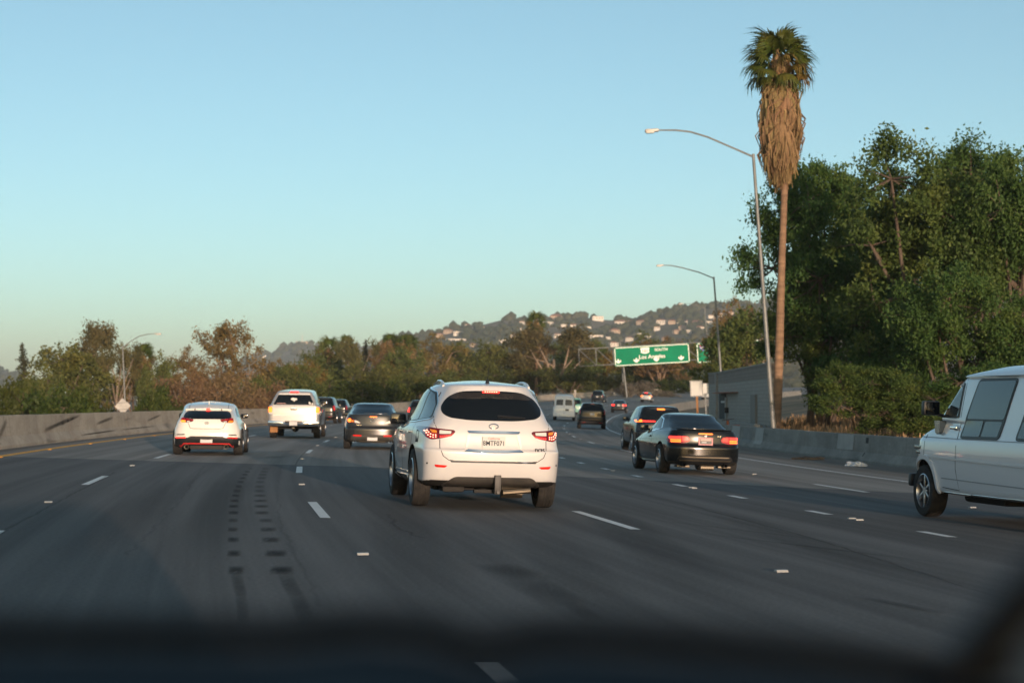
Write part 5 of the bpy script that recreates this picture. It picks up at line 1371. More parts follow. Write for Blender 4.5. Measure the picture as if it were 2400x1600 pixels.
TREES = {}
def variant(kind, k):
    if (kind, k) not in TREES: TREES[(kind, k)] = tree_mesh(kind, 11 + 17 * k + sum(map(ord, kind)))
    return TREES[(kind, k)]
TREE_NAMES = dict(broad='leafy_tree', round='round_tree', euc='eucalyptus_tree', brown='brown_tree', scrub='dry_shrub', bush='green_shrub', gold='golden_tree', conifer='conifer_tree')
def plant(kind, k, px, ytop, d, wpx, label, group, rot=None, cat=None, zb=None, lean=True, x=None, h=None):
    tm, cm, H, W = variant(kind, k)
    X = (px - 1200) * d / FPX if x is None else x
    z0 = side_z(X, d) if zb is None else zb
    zt = EYE + (YH - ytop) * d / FPX if h is None else z0 + h
    t = thing(TREE_NAMES[kind], label, cat or ('shrub' if kind in ('scrub', 'bush') else 'tree'), (X, d, z0 - .1), (0, R(-3.5) if lean else 0, rnd.uniform(0, 6.28) if rot is None else rot), group)
    sxy = wpx * d / FPX / W
    t.scale = (sxy, sxy, max(.1, (zt - z0) / H))
    obj('trunk', tm, t); obj('crown', cm, t)
    return t

# the big leafy trees on the right bank
G1 = 'leafy trees on the right bank'
for (k, px, yt, d, w, lb) in (
    (0, 1895, 372, 101, 300, 'leafy tree right behind the palm trunk, lower than its neighbour'),
    (1, 2165, 322, 90, 400, 'tallest leafy tree of the right bank, above the camper van nose'),
    (2, 2390, 355, 88, 340, 'leafy tree at the right edge of the photo, above the van roof'),
    (2, 2020, 430, 104, 330, 'leafy tree in the gap behind the two tall ones on the right bank'),
    (0, 2300, 340, 108, 380, 'leafy tree standing back between the tallest tree and the right edge')):
    plant('broad', k, px, yt, d, w, lb, G1)
G2 = 'shrubs and low trees under the right bank trees'
for (k, px, yt, d, w, lb) in (
    (1, 1932, 625, 101, 320, 'low spreading tree right of the palm trunk, reaching down to the bank'),
    (0, 2096, 690, 97, 300, 'low leafy tree left of the camper van over the barrier'),
    (2, 2250, 640, 80, 330, 'low leafy tree directly behind the camper van nose'),
    (1, 2400, 650, 79, 300, 'low leafy tree behind the camper van at the right edge')):
    plant('broad', k, px, yt, d, w, lb, G2, zb=-1.5)
for (k, px, yt, d, w, lb) in (
    (0, 2010, 850, 74, 230, 'dark green shrub close over the right barrier, left of the van mirror'),
    (1, 2150, 860, 73, 260, 'dark green shrub over the right barrier behind the van mirror'),
    (0, 2310, 850, 72, 260, 'dark green shrub hidden behind the van windows')):
    plant('broad', k, px, yt, d, w, lb, G2, zb=-1.0, cat='shrub').name = 'dark_shrub'

# the belt behind the sound wall (right of the gantry)
G3 = 'trees behind the sound wall'
for (kd, k, px, yt, d, w, lb) in (
    ('brown', 0, 1716, 745, 210, 140, 'dark brownish tree behind the sound wall, left of the tall lamp post'),
    ('round', 0, 1755, 722, 190, 170, 'dark green tree behind the tall lamp post base and palm'),
    ('brown', 1, 1745, 700, 260, 150, 'brownish tree farther back between lamp post and palm'),
    ('round', 1, 1722, 790, 240, 110, 'dark green tree right of the second lamp post'),
    ('round', 0, 1700, 850, 165, 160, 'low dark tree showing just over the sound wall top')):
    plant(kd, k, px, yt, d, w, lb, G3)

# the belt along the bend, behind the gantry and the median barrier
G4 = 'tree belt beyond the bend'
belt = [
    ('round', 0, 1600, 800, 440, 170, 'dark round tree behind the right end of the big green sign'),
    ('brown', 1, 1545, 790, 430, 150, 'brown tree behind the word Los Angeles of the green sign'),
    ('round', 1, 1480, 778, 450, 150, 'tree rising behind the left half of the green sign'),
    ('gold', 0, 1410, 815, 430, 110, 'golden green tree seen through the open gantry truss'),
    ('round', 0, 1355, 792, 420, 130, 'green tree just left of the gantry truss'),
    ('euc', 0, 1300, 762, 390, 190, 'tall eucalyptus with a pale forked trunk left of the gantry'),
    ('brown', 0, 1250, 790, 400, 120, 'olive brown tree beneath the shaggy palm on the bend'),
    ('round', 1, 1190, 800, 400, 150, 'round olive tree above the roof of the white crossover'),
    ('round', 0, 1105, 800, 390, 150, 'round olive tree above the left roof rail of the white crossover'),
    ('brown', 1, 1020, 782, 380, 150, 'brown eucalyptus with a leaning pale trunk above the dark saloon'),
    ('round', 0, 945, 815, 340, 130, 'dark green tree left of the leaning brown eucalyptus'),
    ('round', 1, 985, 860, 330, 150, 'dark low tree behind the wing mirror of the white crossover'),
    ('brown', 0, 895, 800, 340, 90, 'brownish tree right of the thin conifer on the bend'),
    ('euc', 1, 828, 790, 320, 90, 'slim eucalyptus with a bare pale trunk above the boxy estate'),
    ('conifer', 0, 850, 800, 330, 60, 'narrow dark conifer between brown trees beyond the bend'),
    ('round', 0, 870, 850, 310, 140, 'dark green tree behind the grey saloon roof'),
    ('round', 1, 770, 808, 330, 120, 'bushy olive tree with a rounded top right of the distant hill'),
    ('gold', 0, 725, 845, 310, 80, 'golden green low tree right of the distant hill'),
    ('round', 0, 690, 850, 280, 120, 'green tree above the pickup canopy'),
    ('brown', 1, 640, 842, 290, 110, 'brownish tree left of the pickup canopy under the hill'),
    ('round', 1, 755, 875, 240, 130, 'dark green low tree right behind the boxy estate'),
    ('round', 1, 1230, 850, 400, 150, 'dark low tree above the right half of the white crossover'),
    ('round', 0, 1330, 860, 380, 150, 'dark low tree behind the far white van'),
    ('round', 1, 1420, 868, 420, 140, 'dark low tree beneath the left part of the green sign'),
    ('round', 0, 1510, 860, 450, 160, 'dark low tree beneath the middle of the green sign'),
    ('round', 1, 1600, 862, 450, 160, 'dark low tree under the right end of the green sign'),
    ('round', 0, 1130, 862, 380, 170, 'dark low tree directly over the rear window of the white crossover'),
    ('round', 1, 1045, 868, 360, 150, 'dark low tree over the left roof edge of the white crossover')]
for b in belt: plant(b[0], b[1], *b[2:6], b[6], G4, zb=None)
G5 = 'shrubs at the foot of the gantry'
for (px, w, lb) in ((1555, 90, 'dark green shrub behind the silver far car under the sign'), (1640, 110, 'dark green shrub beyond the white road signs under the gantry')): plant('bush', 1, px, 888, 400, w, lb, G5)
for (px, yt, d, w, lb) in ((1460, 897, 345, 60, 'grey green flowering shrub at the foot of the gantry post'), (1508, 893, 350, 70, 'pale pinkish shrub right behind the silver far car'), (1565, 915, 352, 60, 'grey shrub right of the silver far car')):
    t = plant('bush', 0, px, yt, d, w, lb, G5)
    for c_ in t.children:
        if c_.name.startswith('crown'):
            c_.data = c_.data.copy(); c_.data.materials[0] = M['leaf_grey']

# left side, beyond the median barrier
G6 = 'trees beyond the median barrier'
left = [
    ('brown', 1, 292, 858, 246, 120, 'low brown tree filling the gap behind the left lamp post'),
    ('conifer', 0, 64, 808, 230, 75, 'thin dark conifer near the left edge'),
    ('round', 0, 145, 808, 215, 190, 'broad green tree between the thin conifer and the tall eucalyptus'),
    ('round', 1, 110, 855, 200, 120, 'green tree in front of the thin conifer'),
    ('euc', 0, 235, 752, 250, 130, 'tall sparse eucalyptus with tufted top, left of the lamp post'),
    ('euc', 1, 270, 800, 240, 100, 'smaller eucalyptus with a forked pale trunk by the left lamp post'),
    ('brown', 0, 315, 822, 250, 110, 'brown tree just right of the left lamp post'),
    ('round', 1, 368, 825, 240, 90, 'olive green tree between the two brown trees on the left'),
    ('brown', 1, 430, 812, 245, 120, 'half bare brown tree left of the big brown one'),
    ('brown', 0, 545, 752, 240, 180, 'big spreading brown tree above the white hatchback'),
    ('brown', 1, 480, 850, 220, 130, 'low brown tree with bare branches above the white hatchback'),
    ('round', 0, 600, 880, 215, 120, 'dark green low tree by the second left lamp post')]
for b in left: plant(b[0], b[1], *b[2:6], b[6], G6)
G7 = 'shrubs behind the median barrier'
for (kd, k, px, yt, d, w, lb) in (
    ('bush', 0, 40, 893, 150, 150, 'green shrub behind the barrier at the left edge'),
    ('bush', 1, 130, 905, 140, 150, 'green shrub behind the barrier left of the diamond sign'),
    ('bush', 0, 205, 905, 145, 120, 'bright green shrub close left of the diamond sign'),
    ('bush', 1, 350, 915, 150, 100, 'green shrub close right of the diamond sign'),
    ('scrub', 0, 440, 868, 170, 180, 'dry brown bare shrub left of the white hatchback roof'),
    ('scrub', 1, 540, 870, 175, 180, 'dry brown bare shrub behind the white hatchback roof'),
    ('bush', 0, 390, 905, 165, 90, 'small dark green shrub between diamond sign and hatchback'),
    ('scrub', 0, 620, 890, 200, 120, 'dry brown shrub between hatchback and pickup'),
    ('bush', 1, 700, 900, 210, 130, 'dark green shrub behind the pickup canopy'),
    ('bush', 0, 830, 895, 235, 150, 'dark green shrub behind the grey saloon'),
    ('bush', 1, 930, 890, 260, 150, 'dark green shrub left of the crossover mirror')):
    plant(kd, k, px, yt, d, w, lb, G7)
# ---- palms
M['palm_bark'] = noisy('palm_bark', (.17, .105, .065), (.26, .165, .10), 1.2, .9, .6, 8, stretch=(1, 1, 6))
M['palm_dead'] = leafy('palm_dead', [(0.15, 0.1019, 0.0496), (0.25, 0.1716, 0.084), (0.36, 0.26, 0.132)], .8, .1, .8)
M['palm_green'] = leafy('palm_green', [(0.0304, 0.0543, 0.0138), (0.0621, 0.0906, 0.0184), (0.1173, 0.1207, 0.0287)], 1.2, .2, .45)
def frond_mesh(green, seed):
    rng = np.random.default_rng(seed); mb = MB()
    if green:
        pl = .72
        mb.tube([(0, 0, 0), (.25, 0, .06), (.5, 0, .06), (pl, 0, .02)], [.03, .024, .018, .012], 4, False)
        n = 30
        for i in range(n):
            a = (i / (n - 1) - .5) * math.pi * 1.35; L = rng.uniform(.85, 1.1) * (1 - .22 * abs(a) / 2.1)
            d0 = Vector((math.cos(a) * .9 + .12, math.sin(a) * .8, .10 - .30 * abs(math.sin(a)))); wd = Vector((-math.sin(a), math.cos(a), 0)) * .038
            p0 = Vector((pl, 0, .05)); p1 = p0 + d0 * L * .45; p2 = p0 + d0 * L * .74 + Vector((0, 0, -.20)); p3 = p0 + d0 * L * .90 + Vector((0, 0, -.52 * rng.uniform(.4, 1.4)))
            mb.add([p0 - wd * .3, p0 + wd * .3, p1 + wd, p1 - wd, p2 + wd * .8, p2 - wd * .8, p3], [(0, 1, 2, 3), (3, 2, 4, 5), (5, 4, 6)])
    else:
        # a dead frond hanging down: stalk then folded strips
        mb.tube([(0, 0, 0), (.18, 0, -.12), (.22, 0, -.55)], [.03, .022, .015], 4, False)
        for i in range(26):
            y = rng.normal(0, .15); x = rng.normal(.24, .05); L = rng.uniform(.8, 1.5); w = rng.uniform(.016, .04)
            q = rng.normal(0, .10, 2)
            a, b, c = Vector((.2, y * .3, -.45)), Vector((x + .03, y, -.85)), Vector((x + q[0] * .5, y + q[1], -.5 - L))
            wd = Vector((rng.normal(0, .4), 1, 0)).normalized() * w
            mb.add([a - wd, a + wd, b + wd, b - wd, c + wd * .35, c - wd * .35], [(0, 1, 2, 3), (3, 2, 4, 5)])
    return mesh('frond', mb.v, mb.f, M['palm_green' if green else 'palm_dead'], False)
M['palm_gold'] = leafy('palm_gold', [(.09, .075, .02), (.15, .11, .03), (.20, .13, .05)], 1.2, .2, .5)
FR = [frond_mesh(True, i) for i in range(4)]; FR[3].materials[0] = M['palm_gold']; DF = [frond_mesh(False, 20 + i) for i in range(4)]
def palm(px, ytop, d, label, hgt, base=None, nf=38, skirt=4.6, nd=220, bend=None, group=None, sc_=1.0, trunk_r=.22, curve=None):
    X = (px - 1200) * d / FPX; zb = side_z(X, d) if base is None else base
    t = thing('palm_tree', label, 'palm tree', (X, d, zb), (0, 0, 0), group)
    r = random.Random(px)
    top = hgt
    cv = curve or (lambda u: (0, 0))
    mb = MB(); pts, rr = [], []
    for i in range(61):
        u = i / 60; q = cv(u)
        pts.append((q[0], q[1], -.8 + (top + .8) * u)); rr.append(trunk_r * (1.28 - .45 * min(1, u * 1.6)) * (1 + .05 * (i % 2) + .03 * math.sin(i * 1.7)))
    mb.tube(pts, rr, 12); mb.build('trunk', M['palm_bark'], t, True, 60)
    cx, cy = cv(1.0)
    # skirt of dead fronds: hung in rings, widest in its upper half
    for i in range(nd):
        u = (i + r.random()) / nd
        z = top - .25 - (skirt - 1.55) * u
        env = np.interp(u, [0, .10, .3, .6, .85, 1.], [.34, .70, .93, .96, .80, .46])      # outline of the hanging thatch
        a = i * 2.39996 + r.uniform(-.3, .3)
        s = r.uniform(.85, 1.15)
        rad = max(.0, env - .22) * r.uniform(.75, 1.05)
        obj('dead_frond', DF[i % 4], t, (cx + math.cos(a) * rad, cy + math.sin(a) * rad, z + .3), (r.uniform(-.06, .06), .16 + r.uniform(-.06, .10), a), (s, s * 1.3, s))
    for i in range(nd // 14):                  # old stalks and flower stems standing among the green fronds
        a = i * 2.39996; s = r.uniform(.7, 1.0)
        obj('dead_frond', DF[i % 4], t, (cx + .10 * math.cos(a), cy + .10 * math.sin(a), top + r.uniform(.35, 1.15)), (r.uniform(-.1, .1), r.uniform(-.1, .25), a), (s, s, s))
    for i in range(nf):
        u = (i + .5) / nf
        el = R(88) - R(145) * u ** .95
        a = i * 2.39996 + r.uniform(-.25, .25)
        s = r.uniform(.85, 1.1) * np.interp(u, [0, .3, .7, 1], [1.15, 1.15, 1.0, .8])
        obj('frond', FR[i % 3 if (i < nf * .45 or i % 3) else 3] if (i < nf - 5 or i % 2) else DF[i % 4], t, (cx + .12 * math.cos(a), cy + .12 * math.sin(a), top + .30 * (1 - u) - .25 * u), (r.uniform(-.3, .3), -el, a), (s, s, s))
    t.scale = (sc_,) * 3
    return t
palm(1813, 40, 82, 'tall lone palm with a shaggy brown skirt beside the lamp post', 16.7, nf=32, skirt=4.9, nd=330, trunk_r=.175,
     curve=lambda u: (-.02 + .58 * u + .38 * math.sin(u * 3.0) * u - .30 * u ** 3 + .10 * math.sin(u * 9) * .5, 0))

# dry grass on the right bank
rng = np.random.default_rng(5)
C = []
for i in range(14000):
    o, s_ = 18.2 + 28 * rng.random() ** 1.3, rng.uniform(55, 125)
    q = P(o, s_); C.append((q.x, q.y, side_z(q.x, q.y) + .12))
C = np.array(C); n_ = len(C); L_ = rng.uniform(.25, .6, (n_, 1)); a_ = rng.uniform(0, 6.28, n_)
w_ = np.stack([np.cos(a_), np.sin(a_), 0 * a_], 1) * .05; t_ = rng.normal(0, .15, (n_, 3)); t_[:, 2] = 1
V = np.stack([C - w_, C + w_, C + w_ * .3 + t_ * L_, C - w_ * .3 + t_ * L_], 1).reshape(-1, 3)
M['straw'] = leafy('dry_straw', [(.22, .15, .07), (.34, .24, .12), (.42, .31, .17)], .5, .2, .8)
gr = obj('dry_grass', np_mesh('dry_grass', V, np.arange(4 * n_).reshape(n_, 4), M['straw'])); gr['kind'] = 'stuff'; gr['label'] = 'dry straw coloured grass on the right bank'
# ------------------------------------------------------------------ lamp posts, signs, sound wall
def px3(d): return lambda x, y: at(x, y, d)
M['lamp_body'] = mat('lamp_housing', (.42, .41, .38), .5, .3)
M['lamp_glass'] = mat('lamp_refractor', (.75, .73, .68), .25)
def lamp_post(label, d, base, top, arm, head, group='street lamps', r=.11):
    """pixel positions: base, pole top, points along the arm, lamp head end"""
    f = px3(d); b, tp = f(*base), f(*top)
    t = thing('street_lamp', label, 'street lamp', b, group=group)
    L = lambda p: tuple(Vector(p) - b)
    m = MB(); m.tube([L(b - Vector((0, 0, .6))), L(b), L(b.lerp(tp, .5)), L(tp + (tp - b).normalized() * .12)], [r, r, r * .78, r * .55], 12); m.build('pole', M['galv'], t, True)
    if base:
        m = MB(); m.box(L(b + Vector((0, 0, .15))), (r * 3.6, r * 3.6, .3), .02); m.build('base', M['galv'], t)
    pts = [L(f(*p)) for p in arm]
    m = MB(); m.tube([L(tp)] + pts, [r * .42] + [r * .36] * (len(pts) - 1) + [r * .28], 8); m.build('arm', M['galv'], t, True)
    hp, hd = Vector(pts[-1]), Vector(L(f(*head)))
    dv = (hd - hp); ln = max(.45, dv.length); dv.normalize()
    MM = Matrix.Rotation(math.atan2(dv.z, dv.x), 4, 'Y').inverted() if dv.x >= 0 else Matrix.Rotation(-math.atan2(dv.z, -dv.x), 4, 'Y').inverted()
    m = MB(); c = hp + dv * ln * .5; m.box(c, (ln, .30, .13), .05, MM); q = m.build('lamp_head', M['lamp_body'], t, True)
    m = MB(); m.box(c + Vector((0, 0, -.07)) + dv * ln * .12, (ln * .6, .24, .07), .03, MM); m.build('lens', M['lamp_glass'], q, True)
    return t
lamp_post('tall grey lamp post right beside the palm, arm reaching left over the road', 77, (1815, 1048), (1768, 366), [(1720, 345), (1660, 319), (1620, 307), (1585, 303), (1545, 303)], (1513, 305))
lamp_post('second lamp post along the right side, behind the sound wall', 147, (1697, 985), (1674, 652), [(1640, 638), (1600, 627), (1575, 622), (1556, 621)], (1539, 622), r=.12)
lamp_post('faint far lamp arm peeking out left of the second post', 255, (1672, 960), (1652, 722), [(1635, 716), (1615, 711), (1602, 711)], (1590, 712), r=.10)
lamp_post('lamp post behind the green gantry sign, arm reaching right', 360, (1464, 940), (1453, 800), [(1468, 791), (1483, 784), (1494, 782)], (1504, 781), r=.14)
lamp_post('left lamp post beyond the median barrier with the diamond sign at its foot', 165, (300, 1070), (287, 815), [(305, 800), (325, 788), (345, 783), (362, 782)], (377, 782), r=.11)
lamp_post('second left lamp post beyond the barrier, by the big brown tree', 230, (591, 1010), (584, 857), [(595, 850), (605, 843), (614, 838)], (624, 833), r=.10)

# diamond warning sign seen from the back
M['sign_back'] = noisy('sign_back_metal', (.33, .325, .31), (.42, .41, .39), 3, .5, metal=.2)
c = at(296, 951, 138)
t = thing('diamond_sign', 'grey back of a diamond road sign at the foot of the left lamp post', 'road sign', (c.x, c.y, side_z(c.x, c.y)), (0, R(-3.5), 0))
z = c.z - side_z(c.x, c.y)
m = MB(); m.prism(rp([(-.59, z), (0, z + .59), (.59, z), (0, z - .59)], .05), -.012, .012); m.build('panel', M['sign_back'], t)
m = MB(); m.box((0, .05, z / 2 - .1), (.09, .07, z + .9)); m.build('post', M['galv'], t)
m = MB(); m.box((0, -.02, z + .25), (.9, .02, .05)); m.box((0, -.02, z - .25), (.9, .02, .05)); m.build('bracket', M['galv'], t)

# white signs on the right
def plain_sign(label, px, yc, d, w, h, yb, pm, bevel=.03):
    c = at(px, yc, d); zb = ground_z(c.x, c.y) - .3
    t = thing('road_sign', label, 'road sign', (c.x, c.y, zb), (0, R(-2), R(-8)), group='white roadside signs')
    z = c.z - zb
    m = MB(); m.prism(rp([(-w / 2, z - h / 2), (w / 2, z - h / 2), (w / 2, z + h / 2), (-w / 2, z + h / 2)], bevel), -.012, 0); p = m.build('panel', M['sign_white'], t)
    m = MB()
    for (x0, x1, z0, z1) in ((-w / 2 + .02, w / 2 - .02, z - h / 2 + .02, z - h / 2 + .04), (-w / 2 + .02, w / 2 - .02, z + h / 2 - .04, z + h / 2 - .02), (-w / 2 + .02, -w / 2 + .04, z - h / 2 + .04, z + h / 2 - .04), (w / 2 - .04, w / 2 - .02, z - h / 2 + .04, z + h / 2 - .04)):
        m.quad((x0, -.015, z0), (x1, -.015, z0), (x1, -.015, z1), (x0, -.015, z1))
    m.build('border', M['ink'], p)
    m = MB(); m.box((0, .06, z / 2 + h * .2), (.11, .11, z + h * .4)); m.build('post', pm, t)
    return t
M['sign_white'] = mat('sign_white', (.62, .62, .58), .30)
plain_sign('white rectangular road sign on an orange brown wooden post beside the coupe', 1637, 910, 104, .71, .88, 985, M['wood'])
plain_sign('smaller white road sign just right of and behind the nearer one', 1656, 910, 150, .62, .85, 985, M['galv'])

# overhead sign gantry
M['sign_green'] = noisy('sign_green', (.001, .17, .085), (.002, .22, .11), .35, .6, hi=.7, spec=.1)
M['sign_white_r'] = mat('sign_lettering', (.80, .80, .76), .35)
M['shield_blue'] = mat('shield_blue', (.03, .10, .42), .4); M['shield_red'] = mat('shield_red', (.5, .04, .05), .4)
GD = 338
A_, B_ = at(1356, 818, GD), at(1800, 793, GD)
o_ = at(1645, 962, GD)
t = thing('sign_gantry', 'steel truss gantry over the bend carrying green overhead signs', 'gantry', (at(1356, 818, GD).x, GD, 0), (0, 0, 0))
org = Vector((A_.x, GD, 0)); ux = (B_ - A_); LG = ux.length; ux.normalize(); uz = Vector((-ux.z, 0, ux.x))
def G(u, w, y=0.): return A_ - org + ux * u + uz * w + Vector((0, y, 0))
hT = 3.1
for y in (0, 1.1):
    for w in (0, -hT):
        m = MB(); m.tube([G(0, w, y), G(LG, w, y)], .10, 8); m.build('chord', M['galv'], t, True)
nb = 11
for i in range(nb + 1):
    u = LG * i / nb
    m = MB(); m.tube([G(u, 0), G(u, -hT)], .06, 6); m.tube([G(u, 0, 1.1), G(u, -hT, 1.1)], .06, 6); m.tube([G(u, -hT), G(u, -hT, 1.1)], .05, 6); m.tube([G(u, 0), G(u, 0, 1.1)], .05, 6); m.build('truss_post', M['galv'], t, True)
    if i < nb:
        u2 = LG * (i + 1) / nb
        m = MB(); m.tube([G(u, 0), G(u2, -hT)], .06, 6); m.tube([G(u, 0, 1.1), G(u2, -hT, 1.1)], .06, 6); m.build('diagonal', M['galv'], t, True)
u = LG - 1
m = MB(); m.tube([G(u, 0, .55), G(u, -12, .55)], .30, 12); m.build('column', M['galv'], t, True)
u = 7.9
m = MB(); m.tube([G(u, -hT + .2, .55), G(u + .4, -10.5, .55)], .16, 12); m.build('column', M['galv'], t, True)
# panels: local frame u right, w up, in front of the truss
def panel(px0, py0, px1, py1):
    a, b = at(px0, py0, GD), at(px1, py1, GD)
    g = math.atan2(b.z - a.z, b.x - a.x)
    return a, b, g
a, b, g = panel(1441, 859, 1617, 849)
pw = (b - a).length; ph = 3.45
p = obj('sign_panel', None, t)
bpy.data.objects.remove(p)
def local(u, w, y): return a - org + Vector((math.cos(g), 0, math.sin(g))) * u + Vector((-math.sin(g), 0, math.cos(g))) * w + Vector((0, y, 0))
def flat(name, poly, y0, y1, mt, parent):
    m = MB(); n = len(poly)
    v = [local(u, w, y0) for u, w in poly] + [local(u, w, y1) for u, w in poly]
    m.add(v, [tuple(range(n)), tuple(range(2 * n - 1, n - 1, -1))] + [(i, i + n, (i + 1) % n + n, (i + 1) % n) for i in range(n)])
    return m.build(name, mt, parent)
def rect(x0, z0, x1, z1, r=0.): return rp([(x0, z0), (x1, z0), (x1, z1), (x0, z1)], r) if r else [(x0, z0), (x1, z0), (x1, z1), (x0, z1)]
sp = flat('sign_panel', rect(0, 0, pw, ph, .25), -.45, -.38, M['sign_green'], t)
for q in (rect(.25, .08, pw - .25, .20), rect(.25, ph - .20, pw - .25, ph - .08), rect(.08, .25, .20, ph - .25), rect(pw - .20, .25, pw - .08, ph - .25)): flat('border', q, -.475, -.455, M['sign_white_r'], sp)
sh = [(-.85, .95), (-.50, .85), (-.25, .95), (0, .86), (.25, .95), (.50, .85), (.85, .95), (.95, .55), (.80, .2), (.92, -.35), (.6, -.62), (0, -.80), (-.6, -.62), (-.92, -.35), (-.80, .2), (-.95, .55)]
cx, cz = pw * .41, 2.45
flat('shield', [(cx + x * .85, cz + z * .62 + .06) for x, z in sh], -.475, -.455, M['sign_white_r'], sp)
def stext(name, s, u, w, size, mt, bold=.012):
    q = text(name, s, size, mt, sp, tuple(local(u, w, -.485)), (R(90), -g, 0), .01, bold=bold); return q
stext('route_number', '101', cx, cz + .02, .80, M['ink'], .01)
stext('lettering', 'SOUTH', pw * .625, 2.60, .72, M['sign_white_r'], .004)
stext('lettering', 'Los Angeles', pw * .50, 1.42, .98, M['sign_white_r'], .008)
for u in (.05, .29, .555, .885):
    x, z0 = u * pw, .55
    ar = [(-.11, .75), (.11, .75), (.11, .32), (.42, .60), (.42, .30), (0, -.08), (-.42, .30), (-.42, .60), (-.11, .32)]
    flat('down_arrow', [(x + i * 1.15, z0 + j * 1.0) for i, j in ar], -.475, -.455, M['sign_white_r'], sp)
a, b, g = panel(1634, 851, 1790, 842)
pw2 = (b - a).length
sp2 = flat('sign_panel', rect(0, 0, pw2, 3.6, .25), -.45, -.38, M['sign_green'], t)
for q in (rect(.25, .08, pw2 - .25, .20), rect(.25, 3.4, pw2 - .25, 3.52), rect(.08, .25, .20, 3.35)): flat('border', q, -.475, -.455, M['sign_white_r'], sp2)
cx, cz = 1.15, 2.75
si = [(-.8, .65), (-.3, .55), (0, .68), (.3, .55), (.8, .65), (.85, .1), (.5, -.55), (0, -.85), (-.5, -.55), (-.85, .1)]
flat('shield', [(cx + x * .8, cz + z * .75) for x, z in si], -.475, -.455, M['shield_blue'], sp2)
flat('shield_top', [(cx + x * .72, cz + z * .75 - .02) for x, z in si[:5]] + [(cx + .62, cz + .22), (cx - .62, cz + .22)], -.485, -.476, M['shield_red'], sp2)
sp = sp2; stext('route_number', '405', cx, cz - .12, .52, M['sign_white_r'])

# sound wall behind the right barrier
def block_mat(name, c1, c2):
    m, n, l, b = _new(name)
    uv = n.new('ShaderNodeUVMap'); uv.uv_map = 'wall'
    br = n.new('ShaderNodeTexBrick'); br.inputs['Color1'].default_value = (*c1, 1); br.inputs['Color2'].default_value = (*c2, 1); br.inputs['Mortar'].default_value = (*[x * .72 for x in c1], 1)
    br.inputs['Scale'].default_value = 1; br.inputs['Mortar Size'].default_value = .012; br.inputs['Brick Width'].default_value = .41; br.inputs['Row Height'].default_value = .205
    l.new(uv.outputs[0], br.inputs['Vector']); l.new(br.outputs['Color'], b.inputs['Base Color'])
    bp = n.new('ShaderNodeBump'); bp.inputs['Strength'].default_value = .6; bp.inputs['Distance'].default_value = .02; bp.invert = True
    l.new(br.outputs['Fac'], bp.inputs['Height']); l.new(bp.outputs[0], b.inputs['Normal']); b.inputs['Roughness'].default_value = .9
    return m
M['block'] = block_mat('grey_block', (.34, .315, .28), (.39, .36, .32)); M['block_d'] = block_mat('brown_block', (.25, .21, .18), (.285, .24, .205))
M['cap'] = noisy('wall_cap', (.30, .28, .25), (.36, .34, .31), 3, .9)
n0, n1, n2 = Vector((13.3, 96.5, -.7)), Vector((14.0, 128, -.55)), Vector((13.75, 131.2, -.5))
t = thing('sound_wall', 'grey block sound wall with a brown top band beyond the right barrier', 'wall', n0)
def wall_run(name, p, q, z0, z1, mt, th=.25, out=0.):
    d = (q - p); d.z = 0; L = d.length; d.normalize(); nn = Vector((-d.y, d.x, 0))      # faces the road
    v = []; uvs = []
    for (s_, o, z) in ((0, out, z0), (L, out, z0), (L, out, z1), (0, out, z1), (0, out - th, z0), (L, out - th, z0), (L, out - th, z1), (0, out - th, z1)):
        w = p + d * s_ + nn * o; v.append((w.x - n0.x, w.y - n0.y, z - n0.z)); uvs.append((s_ + (o * .0), z))
    f = [(0, 1, 2, 3), (5, 4, 7, 6), (3, 2, 6, 7), (1, 5, 6, 2), (4, 0, 3, 7), (4, 5, 1, 0)]
    me = mesh(name, v, f, mt); ul = me.uv_layers.new(name='wall')
    for lp in me.loops: ul.data[lp.index].uv = uvs[lp.vertex_index]
    return obj(name, me, t)
for (p, q) in ((n0, n1), (n1, n2)):
    wall_run('block_courses', p, q, -1.2, 2.70, M['block']); wall_run('top_band', p, q, 2.70, 3.40, M['block_d'], .29, .02); wall_run('cap', p, q, 3.40, 3.48, M['cap'], .40, .07)
wd = (n1 - n0); wd.z = 0; wd.normalize(); wnn = Vector((-wd.y, wd.x, 0))
def W(s_, o, z): p = n0 + wd * s_ + wnn * o; return (p.x - n0.x, p.y - n0.y, z - n0.z)
def wbox(name, s0, s1, o0, o1, z0, z1, mt, par=None):
    m = MB(); m.add([W(s0, o0, z0), W(s1, o0, z0), W(s1, o1, z0), W(s0, o1, z0), W(s0, o0, z1), W(s1, o0, z1), W(s1, o1, z1), W(s0, o1, z1)], [(0, 1, 2, 3), (7, 6, 5, 4), (0, 4, 5, 1), (1, 5, 6, 2), (2, 6, 7, 3), (3, 7, 4, 0)])
    return m.build(name, mt, par or t)
wbox('corner_post', 31.0, 31.9, -.1, .16, -1.2, 3.41, M['cap'])
wbox('buttress', 6.5, 9.0, -.1, .12, -1.2, 1.85, M['block'])
dr = wbox('dark_door_panel', 25.0, 29.6, .0, .06, -.4, 2.0, M['under'])  # dark slab on the wall face; the doorway's shade is in its colour
wbox('door_frame', 24.2, 25.0, .0, .10, -.4, 1.75, M['cap'])
wbox('door_bar', 25.0, 27.5, .07, .12, 1.40, 1.52, M['plate'])
wbox('door_lamp', 23.3, 23.9, .0, .25, .75, 1.1, M['under'])
M['orange'] = noisy('faded_orange', (.32, .085, .035), (.44, .13, .05), 3, .7)
